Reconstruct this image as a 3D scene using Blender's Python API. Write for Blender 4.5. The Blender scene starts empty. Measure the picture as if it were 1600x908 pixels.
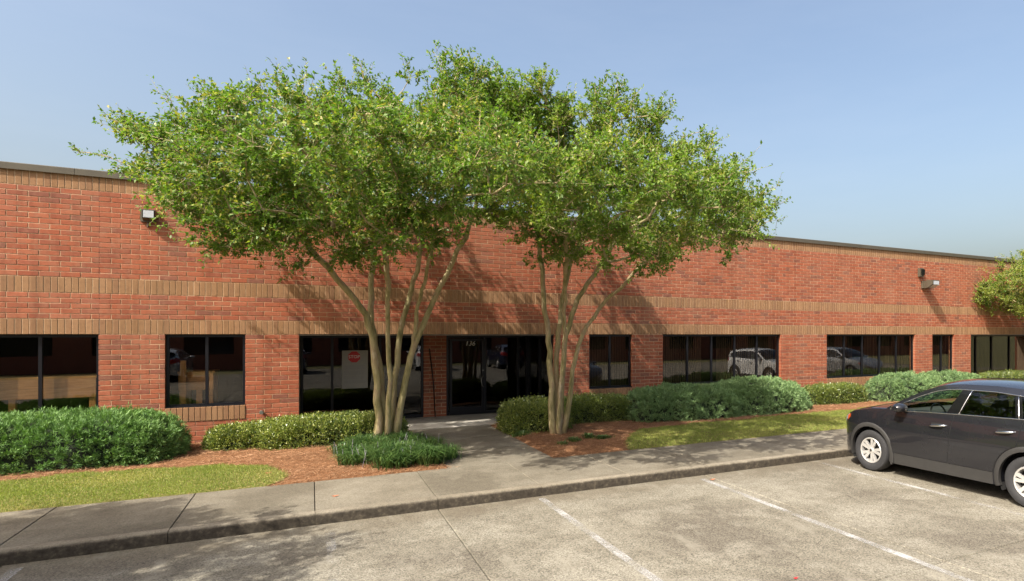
import bpy, bmesh, math, random
import numpy as np
from mathutils import Vector, Matrix

# ------------------------------------------------------------------ camera, sky, sun
scene = bpy.context.scene
R = math.radians
CAM_H = 2.45
YAW = math.atan2(961.0, 1800.0)
cam_data = bpy.data.cameras.new('camera')
cam = bpy.data.objects.new('camera', cam_data)
scene.collection.objects.link(cam)
cam.location = (0, 0, CAM_H)
cam.rotation_euler = (R(90), 0, -YAW)
cam_data.sensor_width = 36.0
cam_data.sensor_fit = 'HORIZONTAL'
cam_data.lens = 961.0 / 1600.0 * 36.0
cam_data.shift_x = -200.0 / 1600.0
cam_data.shift_y = 68.8 / 1600.0
cam_data.clip_start = 0.05
cam_data.clip_end = 3000
scene.camera = cam

SUN_DIR = Vector((0.74, 0.34, -0.90)).normalized()      # the way the light travels
world = bpy.data.worlds.new('World')
scene.world = world
world.use_nodes = True
wn = world.node_tree
for n in list(wn.nodes):
    wn.nodes.remove(n)
sky = wn.nodes.new('ShaderNodeTexSky')
sky.sky_type = 'NISHITA'
sky.sun_disc = False
sky.sun_elevation = math.asin(-SUN_DIR.z)
sky.sun_rotation = math.atan2(-SUN_DIR.x, -SUN_DIR.y) % (2 * math.pi)
sky.altitude = 0
sky.air_density = 1.2
sky.dust_density = 6.8
sky.ozone_density = 0.8
bg = wn.nodes.new('ShaderNodeBackground')
bg.inputs['Strength'].default_value = 0.15
wo = wn.nodes.new('ShaderNodeOutputWorld')
# very faint high haze, the same all round the sky
tc = wn.nodes.new('ShaderNodeTexCoord'); mp = wn.nodes.new('ShaderNodeMapping'); mp.inputs['Scale'].default_value = (2.0, 2.0, 9.0)
hz = wn.nodes.new('ShaderNodeTexNoise'); hz.inputs['Scale'].default_value = 1.6; hz.inputs['Detail'].default_value = 7; hz.inputs['Roughness'].default_value = 0.62
hr = wn.nodes.new('ShaderNodeMapRange'); hr.inputs['From Min'].default_value = 0.42; hr.inputs['From Max'].default_value = 0.78; hr.inputs['To Max'].default_value = 0.05
hm = wn.nodes.new('ShaderNodeMix'); hm.data_type = 'RGBA'; hm.inputs[7].default_value = (3.9, 4.1, 4.4, 1)
wn.links.new(tc.outputs['Generated'], mp.inputs['Vector']); wn.links.new(mp.outputs['Vector'], hz.inputs['Vector'])
wn.links.new(hz.outputs['Fac'], hr.inputs['Value']); wn.links.new(hr.outputs[0], hm.inputs[0])
wn.links.new(sky.outputs[0], hm.inputs[6]); wn.links.new(hm.outputs[2], bg.inputs['Color'])
wn.links.new(bg.outputs[0], wo.inputs['Surface'])

sun_data = bpy.data.lights.new('sun', 'SUN')
sun_data.energy = 4.8
sun_data.angle = R(0.53)
sun_data.color = (1.0, 0.945, 0.85)
sun = bpy.data.objects.new('sun', sun_data)
scene.collection.objects.link(sun)
sun.location = (-20, -12, 30)
sun.rotation_euler = SUN_DIR.to_track_quat('-Z', 'Y').to_euler()

vs = scene.view_settings
vs.view_transform = 'Standard'
vs.look = 'None'
vs.exposure = 0.78
vs.gamma = 1.0
vs.use_curve_mapping = False
scene.cycles.max_bounces = 8
scene.cycles.transparent_max_bounces = 16
scene.cycles.caustics_reflective = False
scene.cycles.caustics_refractive = False

# ------------------------------------------------------------------ helpers
COL = scene.collection
rng = np.random.default_rng(7)
random.seed(7)


def tag(o, label=None, cat=None, group=None, kind=None):
    if label: o['label'] = label
    if cat: o['category'] = cat
    if group: o['group'] = group
    if kind: o['kind'] = kind
    return o


def empty(name, loc=(0, 0, 0), rz=0.0, parent=None):
    o = bpy.data.objects.new(name, None)
    o.empty_display_size = 0.2
    COL.objects.link(o)
    o.location = loc
    o.rotation_euler = (0, 0, rz)
    if parent: o.parent = parent
    return o


def link(name, me, material=None, parent=None, loc=None):
    o = bpy.data.objects.new(name, me)
    COL.objects.link(o)
    if material is not None and len(me.materials) == 0:
        me.materials.append(material)
    if parent: o.parent = parent
    if loc is not None: o.location = loc
    return o


def copy_tree(o, parent=None):
    c = o.copy()
    COL.objects.link(c)
    c.parent = parent
    for ch in o.children:
        copy_tree(ch, c)
    return c


class MB:
    """collects verts and faces for one mesh"""
    def __init__(self):
        self.v = []; self.f = []

    def box(self, x0, x1, y0, y1, z0, z1, bev=0.0):
        b = len(self.v)
        if bev <= 0:
            self.v += [(x0, y0, z0), (x1, y0, z0), (x1, y1, z0), (x0, y1, z0), (x0, y0, z1), (x1, y0, z1), (x1, y1, z1), (x0, y1, z1)]
            self.f += [tuple(b + i for i in q) for q in ((0, 3, 2, 1), (4, 5, 6, 7), (0, 1, 5, 4), (1, 2, 6, 5), (2, 3, 7, 6), (3, 0, 4, 7))]
        else:
            h = bev
            ring = lambda z, d: [(x0 + d, y0 + d, z), (x1 - d, y0 + d, z), (x1 - d, y1 - d, z), (x0 + d, y1 - d, z)]
            self.v += ring(z0, 0) + ring(z1 - h, 0) + ring(z1, h)
            self.f += [(b + 3, b + 2, b + 1, b), (b + 8, b + 9, b + 10, b + 11)]
            for k in (0, 4):
                for i in range(4):
                    j = (i + 1) % 4
                    self.f.append((b + k + i, b + k + j, b + k + 4 + j, b + k + 4 + i))
        return self

    def tube(self, pts, rad, n=6, cap=True):
        pts = [Vector(p) for p in pts]
        if not hasattr(rad, '__len__'): rad = [rad] * len(pts)
        b = len(self.v)
        up = None
        for i, p in enumerate(pts):
            t = (pts[min(i + 1, len(pts) - 1)] - pts[max(i - 1, 0)])
            t = t.normalized() if t.length > 1e-9 else Vector((0, 0, 1))
            if up is None:
                up = t.orthogonal().normalized()
            else:
                up = (up - t * up.dot(t))
                up = up.normalized() if up.length > 1e-6 else t.orthogonal().normalized()
            sd = t.cross(up)
            for k in range(n):
                a = 2 * math.pi * k / n
                self.v.append(tuple(p + (up * math.cos(a) + sd * math.sin(a)) * rad[i]))
        for i in range(len(pts) - 1):
            for k in range(n):
                k2 = (k + 1) % n
                self.f.append((b + i * n + k, b + i * n + k2, b + (i + 1) * n + k2, b + (i + 1) * n + k))
        if cap:
            self.f.append(tuple(b + k for k in range(n))[::-1])
            self.f.append(tuple(b + (len(pts) - 1) * n + k for k in range(n)))
        return self

    def grid(self, rows, close=False):
        """rows: list of equal-length lists of points"""
        b = len(self.v); m = len(rows[0])
        for r in rows: self.v += [tuple(p) for p in r]
        for i in range(len(rows) - 1):
            for j in range(m if close else m - 1):
                j2 = (j + 1) % m
                self.f.append((b + i * m + j, b + i * m + j2, b + (i + 1) * m + j2, b + (i + 1) * m + j))
        return self

    def lathe(self, prof, n=24, axis='y', c=(0, 0, 0)):
        rows = []
        for (r, h) in prof:
            row = []
            for k in range(n):
                a = 2 * math.pi * k / n
                if axis == 'y': row.append((c[0] + r * math.cos(a), c[1] + h, c[2] + r * math.sin(a)))
                elif axis == 'z': row.append((c[0] + r * math.cos(a), c[1] + r * math.sin(a), c[2] + h))
                else: row.append((c[0] + h, c[1] + r * math.cos(a), c[2] + r * math.sin(a)))
            rows.append(row)
        return self.grid(rows, close=True)

    def poly(self, pts):
        b = len(self.v)
        self.v += [tuple(p) for p in pts]
        self.f.append(tuple(range(b, b + len(pts))))
        return self

    def mirror_y(self):
        n = len(self.v)
        self.v += [(x, -y, z) for (x, y, z) in self.v]
        self.f += [tuple(n + i for i in reversed(q)) for q in self.f]
        return self

    def mesh(self, name, smooth=False, angle=None):
        me = bpy.data.meshes.new(name)
        me.from_pydata(self.v, [], self.f)
        bm = bmesh.new(); bm.from_mesh(me)
        bmesh.ops.recalc_face_normals(bm, faces=bm.faces)
        bm.to_mesh(me); bm.free()
        if smooth:
            me.shade_smooth()
            if angle: me.set_sharp_from_angle(angle=R(angle))
        me.update()
        return me

    def build(self, name, material, parent=None, smooth=False, angle=None, loc=None):
        return link(name, self.mesh(name, smooth, angle), material, parent, loc)


def quads_mesh(name, V, rnd=None, smooth=False):
    """V (N,4,3) array of separate quads with a per-face random attribute"""
    N = len(V)
    me = bpy.data.meshes.new(name)
    me.vertices.add(N * 4)
    me.vertices.foreach_set('co', V.reshape(-1).astype(np.float32))
    me.loops.add(N * 4)
    me.loops.foreach_set('vertex_index', np.arange(N * 4, dtype=np.int32))
    me.polygons.add(N)
    me.polygons.foreach_set('loop_start', np.arange(0, N * 4, 4, dtype=np.int32))
    try:
        me.polygons.foreach_set('loop_total', np.full(N, 4, dtype=np.int32))
    except Exception:
        pass
    if rnd is not None:
        at = me.attributes.new('rnd', 'FLOAT', 'FACE')
        at.data.foreach_set('value', rnd.astype(np.float32))
    me.update(calc_edges=True)
    me.validate()
    return me


def nrm(a):
    return a / np.maximum(np.linalg.norm(a, axis=-1, keepdims=True), 1e-9)


def leaf_quads(P, T, Nn, L, Wd, fold=0.15):
    """rhombic leaves: base P, direction T, normal-ish Nn, length L, width Wd"""
    T = nrm(T)
    S = nrm(np.cross(T, Nn))
    U = np.cross(S, T)
    L = np.asarray(L)[:, None]; Wd = np.asarray(Wd)[:, None]
    mid = P + T * L * 0.45 + U * Wd * fold
    V = np.stack([P, mid + S * Wd * 0.5, P + T * L - U * L * 0.08, mid - S * Wd * 0.5], axis=1)
    return V


# ------------------------------------------------------------------ materials
def newmat(name):
    m = bpy.data.materials.new(name)
    m.use_nodes = True
    nt = m.node_tree
    b = nt.nodes['Principled BSDF']
    return m, nt, b


def nd(nt, typ, **kw):
    n = nt.nodes.new(typ)
    for k, v in kw.items():
        if k in n.inputs: n.inputs[k].default_value = v
        else: setattr(n, k, v)
    return n


def noise(nt, scale, detail=4, rough=0.55, coord='pos', stretch=None):
    t = nd(nt, 'ShaderNodeTexNoise')
    t.inputs['Scale'].default_value = scale
    t.inputs['Detail'].default_value = detail
    t.inputs['Roughness'].default_value = rough
    if coord == 'pos':
        g = nd(nt, 'ShaderNodeNewGeometry'); out = g.outputs['Position']
    else:
        g = nd(nt, 'ShaderNodeTexCoord'); out = g.outputs['Object']
    if stretch:
        mp = nd(nt, 'ShaderNodeMapping'); mp.inputs['Scale'].default_value = stretch
        nt.links.new(out, mp.inputs['Vector']); out = mp.outputs['Vector']
    nt.links.new(out, t.inputs['Vector'])
    return t.outputs['Fac']


def ramp(nt, fac, stops, interp='LINEAR'):
    r = nd(nt, 'ShaderNodeValToRGB')
    r.color_ramp.interpolation = interp
    els = r.color_ramp.elements
    while len(els) > 1: els.remove(els[-1])
    for i, (p, c) in enumerate(stops):
        e = els[0] if i == 0 else els.new(p)
        e.position = p
        e.color = (c[0], c[1], c[2], 1) if hasattr(c, '__len__') else (c, c, c, 1)
    if fac is not None: nt.links.new(fac, r.inputs['Fac'])
    return r.outputs['Color']


def mix(nt, a, b, fac, mode='MIX'):
    m = nd(nt, 'ShaderNodeMix', data_type='RGBA', blend_type=mode)
    for s, val in ((6, a), (7, b)):
        if hasattr(val, 'is_linked') or hasattr(val, 'links'): nt.links.new(val, m.inputs[s])
        else: m.inputs[s].default_value = (*val, 1)
    if hasattr(fac, 'links'): nt.links.new(fac, m.inputs[0])
    else: m.inputs[0].default_value = fac
    return m.outputs[2]


def math_n(nt, op, a, b=0.0):
    m = nd(nt, 'ShaderNodeMath', operation=op)
    for i, v in enumerate((a, b)):
        if hasattr(v, 'links'): nt.links.new(v, m.inputs[i])
        else: m.inputs[i].default_value = v
    return m.outputs[0]


def bump(nt, b, h, strength=0.3, dist=0.01):
    n = nd(nt, 'ShaderNodeBump')
    n.inputs['Strength'].default_value = strength
    n.inputs['Distance'].default_value = dist
    nt.links.new(h, n.inputs['Height'])
    nt.links.new(n.outputs[0], b.inputs['Normal'])


def simple(name, col, rough=0.6, metal=0.0, var=0.0, scale=20, spec=0.5):
    m, nt, b = newmat(name)
    b.inputs['Roughness'].default_value = rough
    b.inputs['Metallic'].default_value = metal
    b.inputs['Specular IOR Level'].default_value = spec
    if var > 0:
        f = noise(nt, scale, 5)
        c = ramp(nt, f, ((0.3, tuple(k * (1 - var) for k in col)), (0.7, tuple(min(1, k * (1 + var)) for k in col))))
        nt.links.new(c, b.inputs['Base Color'])
        bump(nt, b, f, 0.15, 0.003)
    else:
        b.inputs['Base Color'].default_value = (*col, 1)
    return m


def rnd_value(nt):
    """per-face attribute plus per-object random, wrapped to 0..1"""
    a = nd(nt, 'ShaderNodeAttribute', attribute_name='rnd')
    o = nd(nt, 'ShaderNodeObjectInfo')
    s = math_n(nt, 'ADD', a.outputs['Fac'], o.outputs['Random'])
    return math_n(nt, 'FRACT', s)


def brick_mat(name, stops, stain):
    m, nt, b = newmat(name)
    base = ramp(nt, rnd_value(nt), stops)
    f = noise(nt, 45, 6, 0.65)
    c = mix(nt, base, ramp(nt, f, ((0.25, 0.62), (0.75, 1.0))), 0.55, 'MULTIPLY')
    mot = noise(nt, 9, 5, 0.7)
    c = mix(nt, c, stain, ramp(nt, mot, ((0.48, 0.0), (0.72, 0.55))))
    mot2 = noise(nt, 14, 3, 0.6)
    c = mix(nt, c, (0.62, 0.58, 0.60), ramp(nt, mot2, ((0.50, 0.0), (0.75, 0.6))), 'MULTIPLY')
    big = noise(nt, 0.9, 4, 0.6, stretch=(1, 1, 0.45))
    c = mix(nt, c, stain, ramp(nt, big, ((0.45, 0.0), (0.75, 0.40))))
    stk = noise(nt, 1.0, 5, 0.65, stretch=(5.5, 1, 0.30))       # rain streaks down the face
    c = mix(nt, c, (0.66, 0.64, 0.62), ramp(nt, stk, ((0.50, 0.0), (0.74, 0.75))), 'MULTIPLY')
    nt.links.new(c, b.inputs['Base Color'])
    b.inputs['Roughness'].default_value = 0.88
    b.inputs['Specular IOR Level'].default_value = 0.25
    bump(nt, b, f, 0.5, 0.006)
    return m


M = {}
M['brick'] = brick_mat('red_brick', ((0.0, (0.300, 0.086, 0.044)), (0.14, (0.388, 0.116, 0.057)), (0.28, (0.332, 0.096, 0.048)), (0.42, (0.398, 0.131, 0.068)), (0.55, (0.276, 0.083, 0.046)),
                                    (0.70, (0.343, 0.098, 0.048)), (0.84, (0.398, 0.123, 0.064)), (0.93, (0.276, 0.088, 0.055)), (0.975, (0.222, 0.088, 0.057)), (1.0, (0.244, 0.090, 0.057))), (0.300, 0.156, 0.101))
M['soldier'] = brick_mat('tan_brick', ((0.0, (0.294, 0.157, 0.076)), (0.2, (0.336, 0.183, 0.092)), (0.4, (0.284, 0.153, 0.074)), (0.6, (0.357, 0.198, 0.102)),
                                       (0.8, (0.304, 0.163, 0.085)), (1.0, (0.262, 0.137, 0.072))), (0.262, 0.157, 0.086))


def concrete_mat(name, c1, c2, c3, agg=0.5, dark=(0.16, 0.14, 0.11), big_s=0.55, zgrime=None, stretch=None, kerbdirt=False):
    m, nt, b = newmat(name)
    big = noise(nt, big_s, 6, 0.62, stretch=stretch)
    base = ramp(nt, big, ((0.38, c1), (0.5, c2), (0.63, c3)))
    mid = noise(nt, 4.5, 6, 0.7)
    base = mix(nt, base, dark, ramp(nt, mid, ((0.46, 0.0), (0.78, 0.55))))
    blot = noise(nt, 1.7, 3, 0.5)
    base = mix(nt, base, c3, ramp(nt, blot, ((0.54, 0.0), (0.64, 0.6))))
    v = nd(nt, 'ShaderNodeTexVoronoi'); v.inputs['Scale'].default_value = 75
    g = nd(nt, 'ShaderNodeNewGeometry'); nt.links.new(g.outputs['Position'], v.inputs['Vector'])
    sp = ramp(nt, v.outputs['Color'], ((0.1, 0.40), (0.5, 0.98), (0.9, 1.45)))
    base = mix(nt, base, sp, agg, 'MULTIPLY')
    fine = noise(nt, 160, 3, 0.6)
    base = mix(nt, base, ramp(nt, fine, ((0.3, 0.6), (0.7, 1.2))), 0.4 * agg + 0.1, 'MULTIPLY')
    o = nd(nt, 'ShaderNodeObjectInfo')
    base = mix(nt, base, ramp(nt, o.outputs['Random'], ((0, 0.90), (1, 1.04))), 1.0, 'MULTIPLY')
    if kerbdirt:                                    # grit and tyre grime that gathers along the gutter
        sx = nd(nt, 'ShaderNodeSeparateXYZ'); nt.links.new(g.outputs['Position'], sx.inputs[0])
        yy = math_n(nt, 'ADD', sx.outputs['Y'], math_n(nt, 'MULTIPLY', math_n(nt, 'SUBTRACT', noise(nt, 1.4, 6, 0.7), 0.5), 1.5))
        fk = ramp(nt, math_n(nt, 'MULTIPLY', yy, 0.1), ((0.82, 0.0), (0.875, 0.55), (0.91, 0.35)))
        base = mix(nt, base, (0.115, 0.093, 0.063), fk)
        scr = noise(nt, 3.0, 5, 0.65, stretch=(1.0, 0.35, 1))
        base = mix(nt, base, c3, ramp(nt, scr, ((0.55, 0.0), (0.70, 0.6))))
        spots = nd(nt, 'ShaderNodeTexVoronoi'); spots.inputs['Scale'].default_value = 1.1
        nt.links.new(g.outputs['Position'], spots.inputs['Vector'])
        base = mix(nt, base, (0.05, 0.043, 0.034), ramp(nt, spots.outputs['Distance'], ((0.012, 0.75), (0.022, 0.0))))
    if zgrime:
        sx = nd(nt, 'ShaderNodeSeparateXYZ'); nt.links.new(g.outputs['Position'], sx.inputs[0])
        zz = math_n(nt, 'ADD', sx.outputs['Z'], math_n(nt, 'MULTIPLY', math_n(nt, 'SUBTRACT', noise(nt, 9, 5, 0.7), 0.5), 0.05))
        fac = ramp(nt, zz, ((zgrime - 0.02, 0.95), (zgrime + 0.012, 0.0)))
        gr = ramp(nt, noise(nt, 13, 6, 0.7), ((0.32, (0.020, 0.017, 0.013)), (0.55, (0.055, 0.045, 0.033)), (0.72, (0.12, 0.10, 0.072))))
        base = mix(nt, base, gr, fac)
    nt.links.new(base, b.inputs['Base Color'])
    b.inputs['Roughness'].default_value = 0.93
    b.inputs['Specular IOR Level'].default_value = 0.2
    bump(nt, b, math_n(nt, 'ADD', fine, mid), 0.35, 0.006)
    return m


M['lot'] = concrete_mat('lot_concrete', (0.144, 0.127, 0.099), (0.187, 0.169, 0.131), (0.247, 0.227, 0.181), 0.85, dark=(0.096, 0.082, 0.062), kerbdirt=True)
M['walk'] = concrete_mat('sidewalk_concrete', (0.139, 0.121, 0.090), (0.172, 0.151, 0.114), (0.210, 0.187, 0.144), 0.45, dark=(0.097, 0.081, 0.058), big_s=0.8)
M['kerb'] = concrete_mat('kerb_concrete', (0.18, 0.155, 0.115), (0.22, 0.19, 0.142), (0.27, 0.235, 0.18), 0.4, zgrime=0.139)
M['entry'] = concrete_mat('entry_concrete', (0.34, 0.31, 0.265), (0.38, 0.35, 0.30), (0.43, 0.40, 0.35), 0.2, dark=(0.25, 0.22, 0.18))
M['joint'] = simple('joint_filler', (0.075, 0.065, 0.05), 0.95, var=0.4, scale=30)
M['mortar'] = simple('mortar', (0.45, 0.31, 0.195), 0.95, var=0.18, scale=40)
M['coping'] = simple('bronze_coping', (0.115, 0.10, 0.075), 0.45, 0.3, var=0.12, scale=3)
M['frame'] = simple('dark_bronze_frame', (0.012, 0.012, 0.016), 0.35, 0.4)
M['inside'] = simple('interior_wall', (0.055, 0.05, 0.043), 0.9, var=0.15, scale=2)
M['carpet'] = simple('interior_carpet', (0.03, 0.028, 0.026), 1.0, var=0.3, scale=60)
M['blind'] = simple('tan_blind', (0.105, 0.080, 0.054), 0.8, var=0.12, scale=6)
M['soffit'] = simple('soffit_panel', (0.30, 0.28, 0.25), 0.8, var=0.1)
M['lintel'] = simple('lintel_steel', (0.20, 0.17, 0.14), 0.5, 0.2, var=0.2)
M['roof'] = simple('roof_membrane', (0.35, 0.34, 0.32), 0.9, var=0.2, scale=2)
M['white'] = simple('white_print', (0.78, 0.78, 0.75), 0.6)
M['red_print'] = simple('red_print', (0.55, 0.02, 0.025), 0.5)
M['grey_print'] = simple('grey_print', (0.25, 0.25, 0.25), 0.6)
M['paper'] = simple('poster_paper', (0.36, 0.34, 0.30), 0.7, var=0.04)
M['black_metal'] = simple('black_metal', (0.015, 0.014, 0.013), 0.4, 0.6)
M['bronze_box'] = simple('bronze_housing', (0.10, 0.085, 0.06), 0.5, 0.3, var=0.15)
M['galv'] = simple('galvanised_pipe', (0.28, 0.27, 0.25), 0.45, 0.7, var=0.2)


def lens_mat():
    m, nt, b = newmat('lamp_lens')
    b.inputs['Base Color'].default_value = (0.42, 0.44, 0.48, 1)
    b.inputs['Roughness'].default_value = 0.12
    f = noise(nt, 40, 2)
    bump(nt, b, f, 0.4, 0.01)
    return m


M['lens'] = lens_mat()


def glass_mat(name, tint, base=0.05, gain=0.8):
    m = bpy.data.materials.new(name)
    m.use_nodes = True
    nt = m.node_tree
    for n in list(nt.nodes): nt.nodes.remove(n)
    out = nd(nt, 'ShaderNodeOutputMaterial')
    tr = nd(nt, 'ShaderNodeBsdfTransparent'); tr.inputs[0].default_value = (*tint, 1)
    gl = nd(nt, 'ShaderNodeBsdfGlossy'); gl.inputs['Roughness'].default_value = 0.003
    gl.inputs['Color'].default_value = (0.95, 0.97, 1.0, 1)
    lw = nd(nt, 'ShaderNodeLayerWeight'); lw.inputs['Blend'].default_value = 0.5
    p = math_n(nt, 'POWER', lw.outputs['Facing'], 4.0)
    fac = math_n(nt, 'ADD', math_n(nt, 'MULTIPLY', p, gain), base)
    wob = nd(nt, 'ShaderNodeBump'); wob.inputs['Strength'].default_value = 0.02; wob.inputs['Distance'].default_value = 0.02
    nt.links.new(noise(nt, 1.3, 1), wob.inputs['Height'])
    nt.links.new(wob.outputs[0], gl.inputs['Normal'])
    mx = nd(nt, 'ShaderNodeMixShader')
    nt.links.new(fac, mx.inputs[0]); nt.links.new(tr.outputs[0], mx.inputs[1]); nt.links.new(gl.outputs[0], mx.inputs[2])
    nt.links.new(mx.outputs[0], out.inputs['Surface'])
    return m


M['glass'] = glass_mat('tinted_window_glass', (0.78, 0.74, 0.68), 0.055)
M['glass_dark'] = glass_mat('dark_storefront_glass', (0.50, 0.48, 0.46), 0.045)
M['car_glass'] = glass_mat('car_glass', (0.62, 0.70, 0.66), 0.05)
M['car_glass_dark'] = glass_mat('car_privacy_glass', (0.10, 0.11, 0.12), 0.05)


def leaf_mat(name, stops, trans=0.35, rough=0.45, tcol=None, spec=0.4):
    m = bpy.data.materials.new(name)
    m.use_nodes = True
    nt = m.node_tree
    b = nt.nodes['Principled BSDF']; out = nt.nodes['Material Output']
    c = ramp(nt, rnd_value(nt), stops)
    nt.links.new(c, b.inputs['Base Color'])
    b.inputs['Roughness'].default_value = rough
    b.inputs['Specular IOR Level'].default_value = spec
    if trans > 0:
        t = nd(nt, 'ShaderNodeBsdfTranslucent')
        tc = mix(nt, c, tcol or (1.0, 1.15, 0.45), 1.0, 'MULTIPLY')
        tc = mix(nt, tc, (1.5, 1.5, 1.5), 1.0, 'MULTIPLY')
        nt.links.new(tc, t.inputs[0])
        mx = nd(nt, 'ShaderNodeMixShader'); mx.inputs[0].default_value = trans
        nt.links.new(b.outputs[0], mx.inputs[1]); nt.links.new(t.outputs[0], mx.inputs[2])
        nt.links.new(mx.outputs[0], out.inputs['Surface'])
    return m


M['leaf'] = leaf_mat('crape_leaf', ((0.0, (0.074, 0.150, 0.022)), (0.25, (0.114, 0.198, 0.030)), (0.5, (0.165, 0.246, 0.039)), (0.75, (0.239, 0.288, 0.050)), (0.92, (0.296, 0.312, 0.061)), (1.0, (0.319, 0.264, 0.066))), 0.35, 0.48, spec=0.4)
M['leaf_lime'] = leaf_mat('crape_new_leaf', ((0.0, (0.15, 0.20, 0.02)), (0.5, (0.21, 0.26, 0.03)), (1.0, (0.27, 0.28, 0.04))), 0.4)
M['juniper'] = leaf_mat('juniper_needles', ((0.0, (0.066, 0.138, 0.038)), (0.35, (0.110, 0.215, 0.059)), (0.7, (0.160, 0.281, 0.079)), (1.0, (0.220, 0.352, 0.105))), 0.15, 0.6)
M['juniper_blue'] = leaf_mat('blue_juniper_needles', ((0.0, (0.087, 0.161, 0.065)), (0.35, (0.156, 0.255, 0.104)), (0.7, (0.217, 0.329, 0.136)), (1.0, (0.298, 0.410, 0.177))), 0.15, 0.6)
M['holly'] = leaf_mat('holly_leaf', ((0.0, (0.05, 0.085, 0.016)), (0.3, (0.10, 0.14, 0.028)), (0.65, (0.18, 0.225, 0.045)), (0.9, (0.27, 0.30, 0.07)), (1.0, (0.33, 0.34, 0.10))), 0.2, 0.35, spec=0.6)
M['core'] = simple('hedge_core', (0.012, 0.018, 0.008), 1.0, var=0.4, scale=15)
M['grass'] = leaf_mat('lawn_blade', ((0.0, (0.15, 0.20, 0.035)), (0.4, (0.22, 0.265, 0.05)), (0.75, (0.30, 0.31, 0.075)), (1.0, (0.42, 0.35, 0.15))), 0.3, 0.6)
M['liriope'] = leaf_mat('liriope_blade', ((0.0, (0.03, 0.07, 0.018)), (0.5, (0.06, 0.12, 0.03)), (1.0, (0.13, 0.19, 0.05))), 0.2, 0.4)
M['needle'] = leaf_mat('pine_needle', ((0.0, (0.14, 0.062, 0.028)), (0.4, (0.27, 0.132, 0.062)), (0.7, (0.38, 0.205, 0.105)), (1.0, (0.50, 0.31, 0.18))), 0.0, 0.7)
M['flower'] = simple('white_blossom', (0.80, 0.76, 0.68), 0.7)
M['dry_leaf'] = simple('dry_leaf', (0.42, 0.16, 0.08), 0.7, var=0.3)


def ground_mat(name, a, b_, c, s1=1.2, s2=30):
    m, nt, b = newmat(name)
    f = noise(nt, s1, 5, 0.6); g = noise(nt, s2, 6, 0.7)
    base = ramp(nt, g, ((0.28, a), (0.5, b_), (0.72, c)))
    base = mix(nt, base, a, ramp(nt, f, ((0.4, 0.0), (0.75, 0.5))))
    nt.links.new(base, b.inputs['Base Color'])
    b.inputs['Roughness'].default_value = 1.0
    b.inputs['Specular IOR Level'].default_value = 0.1
    bump(nt, b, g, 0.6, 0.03)
    return m


M['mulch'] = ground_mat('pine_straw_ground', (0.10, 0.046, 0.022), (0.20, 0.096, 0.046), (0.30, 0.16, 0.083))
M['turf'] = ground_mat('turf_ground', (0.10, 0.10, 0.03), (0.16, 0.15, 0.045), (0.21, 0.19, 0.07))
M['earth'] = ground_mat('far_ground', (0.12, 0.11, 0.05), (0.16, 0.15, 0.07), (0.20, 0.18, 0.09), 0.05, 2)


def bark_mat():
    m, nt, b = newmat('crape_bark')
    f = noise(nt, 7, 5, 0.6, stretch=(1, 1, 0.25))
    c = ramp(nt, f, ((0.30, (0.14, 0.12, 0.045)), (0.43, (0.26, 0.22, 0.095)), (0.52, (0.38, 0.31, 0.165)), (0.60, (0.31, 0.225, 0.13)), (0.72, (0.50, 0.42, 0.28))))
    nt.links.new(c, b.inputs['Base Color'])
    b.inputs['Roughness'].default_value = 0.75
    bump(nt, b, noise(nt, 30, 5, 0.6, stretch=(1, 1, 0.2)), 0.3, 0.01)
    return m


M['bark'] = bark_mat()


def paint_line_mat():
    m = bpy.data.materials.new('worn_line_paint'); m.use_nodes = True
    nt = m.node_tree; b = nt.nodes['Principled BSDF']; out = nt.nodes['Material Output']
    b.inputs['Base Color'].default_value = (0.42, 0.41, 0.39, 1)
    b.inputs['Roughness'].default_value = 0.85
    t = nd(nt, 'ShaderNodeBsdfTransparent')
    n1 = noise(nt, 30, 5, 0.75); n2 = noise(nt, 1.6, 4, 0.6)
    s = math_n(nt, 'ADD', math_n(nt, 'MULTIPLY', n1, 0.55), math_n(nt, 'MULTIPLY', n2, 0.75))
    o = nd(nt, 'ShaderNodeObjectInfo')
    s = math_n(nt, 'ADD', s, math_n(nt, 'MULTIPLY', o.outputs['Alpha'], 1.0))
    s2 = math_n(nt, 'SUBTRACT', s, 0.95)
    fac = ramp(nt, s2, ((0.56, 0.0), (0.80, 0.82)))
    mx = nd(nt, 'ShaderNodeMixShader')
    nt.links.new(fac, mx.inputs[0]); nt.links.new(t.outputs[0], mx.inputs[1]); nt.links.new(b.outputs[0], mx.inputs[2])
    nt.links.new(mx.outputs[0], out.inputs['Surface'])
    return m


M['line'] = paint_line_mat()


def wood_mat():
    m, nt, b = newmat('pale_wood')
    f = noise(nt, 6, 5, 0.6, stretch=(0.6, 5, 8))
    c = ramp(nt, f, ((0.3, (0.42, 0.23, 0.085)), (0.7, (0.62, 0.38, 0.17))))
    nt.links.new(c, b.inputs['Base Color'])
    b.inputs['Roughness'].default_value = 0.7
    return m


M['wood'] = wood_mat()

# ------------------------------------------------------------------ ground, parking lot, kerb, sidewalk
D = 15.7                # front face of the brick wall
KY = 8.93               # kerb face
SY = 10.90              # back edge of the sidewalk
GZ = 0.16               # bed level at the wall

gm = MB()
gm.poly([(-900, -900, -0.14), (900, -900, -0.14), (900, 900, -0.14), (-900, 900, -0.14)])
tag(gm.build('ground', M['earth']), kind='structure')

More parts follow.
